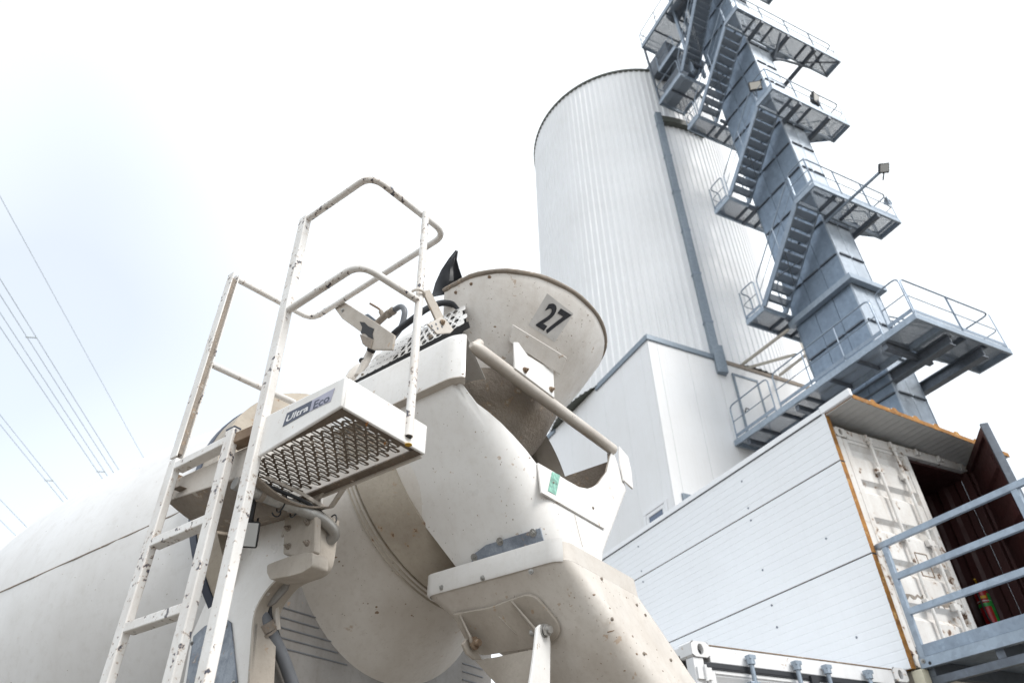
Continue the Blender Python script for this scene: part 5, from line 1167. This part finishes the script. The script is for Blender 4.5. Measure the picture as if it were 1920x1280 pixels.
flecks(cone, [(*z3(15, 915), .006, 1), (*z3(17, 942), .008, 1.2), (*z3(95, 703), .004, 1), (*z3(155, 900), .004, 1), (*z3(185, 955), .004, 2), (*z3(125, 738), .0035, 1), (*z3(12, 628), .003, 1), (630, 1044, .004, 2), (636, 1052, .004, 1.5), (643, 1060, .0035, 1), (690, 1131, .003, 1.5), (681, 1130, .003, 1), (775, 1155, .003, 1)], (600, 950, 860, 1240), 90, ('rust_steel', 'dried_concrete'))
flecks(chute, [(*z3(x, y), r, e) for x, y, r, e in ((1135, 920, .004, 1.5), (1140, 1031, .0025, 6), (1245, 1055, .005, 1.2), (1150, 975, .005, 1), (1265, 1140, .005, 1), (1310, 1140, .005, 1.2), (1390, 1222, .004, 1.5), (1060, 855, .004, 2), (965, 870, .003, 1), (1215, 870, .004, 1), (1360, 1120, .003, 1), (1205, 1220, .003, 2), (760, 745, .004, 1))], (800, 1060, 1300, 1280), 200, ('rust_steel', 'dried_concrete'))
flecks(hoodo, [(*z3(x, y), r, e) for x, y, r, e in ((750, 200, .004, 1.5), (670, 495, .003, 1), (490, 75, .003, 1), (895, 645, .003, 1), (1045, 405, .004, 1), (640, 510, .002, 1))], (740, 680, 1180, 1060), 170, ('rust_steel', 'dried_concrete'))
zh = lambda x, y: (840+x/5.333, 480+y/5.333)
flecks(hop, [(*zh(x, y), r, e) for x, y, r, e in ((470, 705, .005, 2), (1255, 290, .012, 1.2), (1290, 330, .010, 1.5), (1110, 240, .004, 3), (1340, 640, .003, 1), (1235, 795, .004, 1), (565, 790, .003, 1), (1400, 590, .004, 1), (1210, 490, .002, 1), (1080, 245, .004, 1))], (850, 500, 1110, 700), 160, ('rust_steel', 'dried_concrete'))
flecks(drum, [], (0, 850, 420, 1280), 60, ('rust_steel', 'dried_concrete'))
flecks(cap, [(868, 701, .004, 1.5)], (660, 620, 880, 760), 30, ('rust_steel', 'dried_concrete'))
flecks(ct, [], (880, 630, 1150, 850), 60, ('rust_steel', 'dried_concrete'))
m = MB(); m.tube([onr(1075, 966)+off_r*.0065, onr(1083, 1000)+off_r*.0065, onr(1090, 1026)+off_r*.0065], .0016, 6); m.build('weld_seam', 'dusty_shaded', hoodo)

# ------------------------------------------------------------------ decals on the platform side
onb = lambda x, y, l=.001: tb(x, y, bL-l)
for nm, q, mt in (('decal', [(538, 774.4), (585.5, 750), (580, 771), (529.6, 799.7)], 'decal_blue'), ('decal', [(585.7, 750), (627.7, 727), (619.5, 752), (580.2, 771)], 'decal_lilac')):
    g_ = MB(); g_.prism([onb(*p, .0016) for p in q], (.001, 0, 0)); g_.build(nm, mt, plat)
lettering('lettering', 'Ultra', [(540, 778.5), (581, 756.5), (577, 769), (534.5, 792)], 'white_print', lambda x, y: onb(x, y, .0022), plat, .022)
lettering('lettering', 'Eco', [(590, 752), (620, 737), (616.5, 752), (586, 767.5)], 'decal_blue', lambda x, y: onb(x, y, .0022), plat, .022)
g_ = MB(); q0 = tz(766, 833, zB-.002); g_.tube([q0, q0+V3((0, 0, -.002))], .013, 12); leafp = g_.build('leaf', 'yellow', plat)
for p in ((691, 790), (725, 826)):
    g_ = MB(); q0 = tz(*p, zB-.004); g_.prism([q0, q0+V3((.012, .018, 0)), q0+V3((.02, .03, .001)), q0+V3((.004, .02, 0))], (0, 0, -.001)); g_.build('leaf', 'amber', plat)

# ------------------------------------------------------------------ chassis, wheels and cab below and ahead of the picture
for b in (BC-.42, BC+.42):
    m = MB(); m.box(b-.04, b+.04, 2.3, 9.6, -.42, -.14); m.build('frame_rail', 'lamp_black', tk)
m = MB(); m.box(BC-.5, BC+.5, 6.0, 6.35, -.14, .55); m.box(BC-.35, BC+.35, 5.95, 6.4, .5, .95); m.build('front_pedestal', 'truck_paint', tk, bevel=.02)
m = MB(); m.box(BC-.62, BC+.62, 2.44, 2.75, -.14, .31); m.build('rear_pedestal', 'truck_paint', tk, bevel=.02)
def wheel(a, b, side):
    cx = np.array([side, 0, 0.]); c = V3(T(a, b, -.80)); tyre = MB(); P = [(.29, 0), (.46, .0), (.495, .03), (.50, .08), (.50, .24), (.495, .29), (.46, .32), (.29, .32)]
    L_ = [[c+cx*w+r*np.array([0, math.cos(2*math.pi*k/32), math.sin(2*math.pi*k/32)]) for k in range(32)] for r, w in P]
    tyre.loft(L_); o = tyre.build('wheel', 'rubber', tk)
    rim = MB(); rim.loft([[c+cx*w+r*np.array([0, math.cos(2*math.pi*k/32), math.sin(2*math.pi*k/32)]) for k in range(32)] for r, w in ((.30, .02), (.27, .03), (.24, .12), (.12, .12), (.10, .05), (.0, .05))]); rim.build('rim', 'sticker_grey', o)
for a in (3.55, 4.95, 8.3):
    for b, sd_ in ((1.16, 1), (2*BC-1.16, -1)): wheel(a, b, sd_)
    m = MB(); m.tube([T(a, 1.3, -.80), T(a, 2*BC-1.3, -.80)], .07, 10); m.build('axle', 'lamp_black', tk)
cab = MB(); cab.prism([T(8.0-.05, 1.12, -.55), T(9.95, 1.12, -.55), T(10.0, 1.12, .35), T(9.75, 1.12, 1.35), T(7.95, 1.12, 1.45)], (2*(BC-1.12), 0, 0)); cb = cab.build('cab', 'truck_paint', tk, bevel=.06)
m = MB(); m.prism([T(9.995, 1.3, .42), T(9.78, 1.3, 1.25), T(9.78, 2*BC-1.3, 1.25), T(9.995, 2*BC-1.3, .42)], (0, .02, 0)); m.build('windscreen', 'window_glass', cb)
for b in (1.105, 2*BC-1.115):
    m = MB(); m.prism([T(8.6, b, .4), T(9.75, b, .4), T(9.6, b, 1.15), T(8.6, b, 1.15)], (.01, 0, 0)); m.build('side_window', 'window_glass', cb)
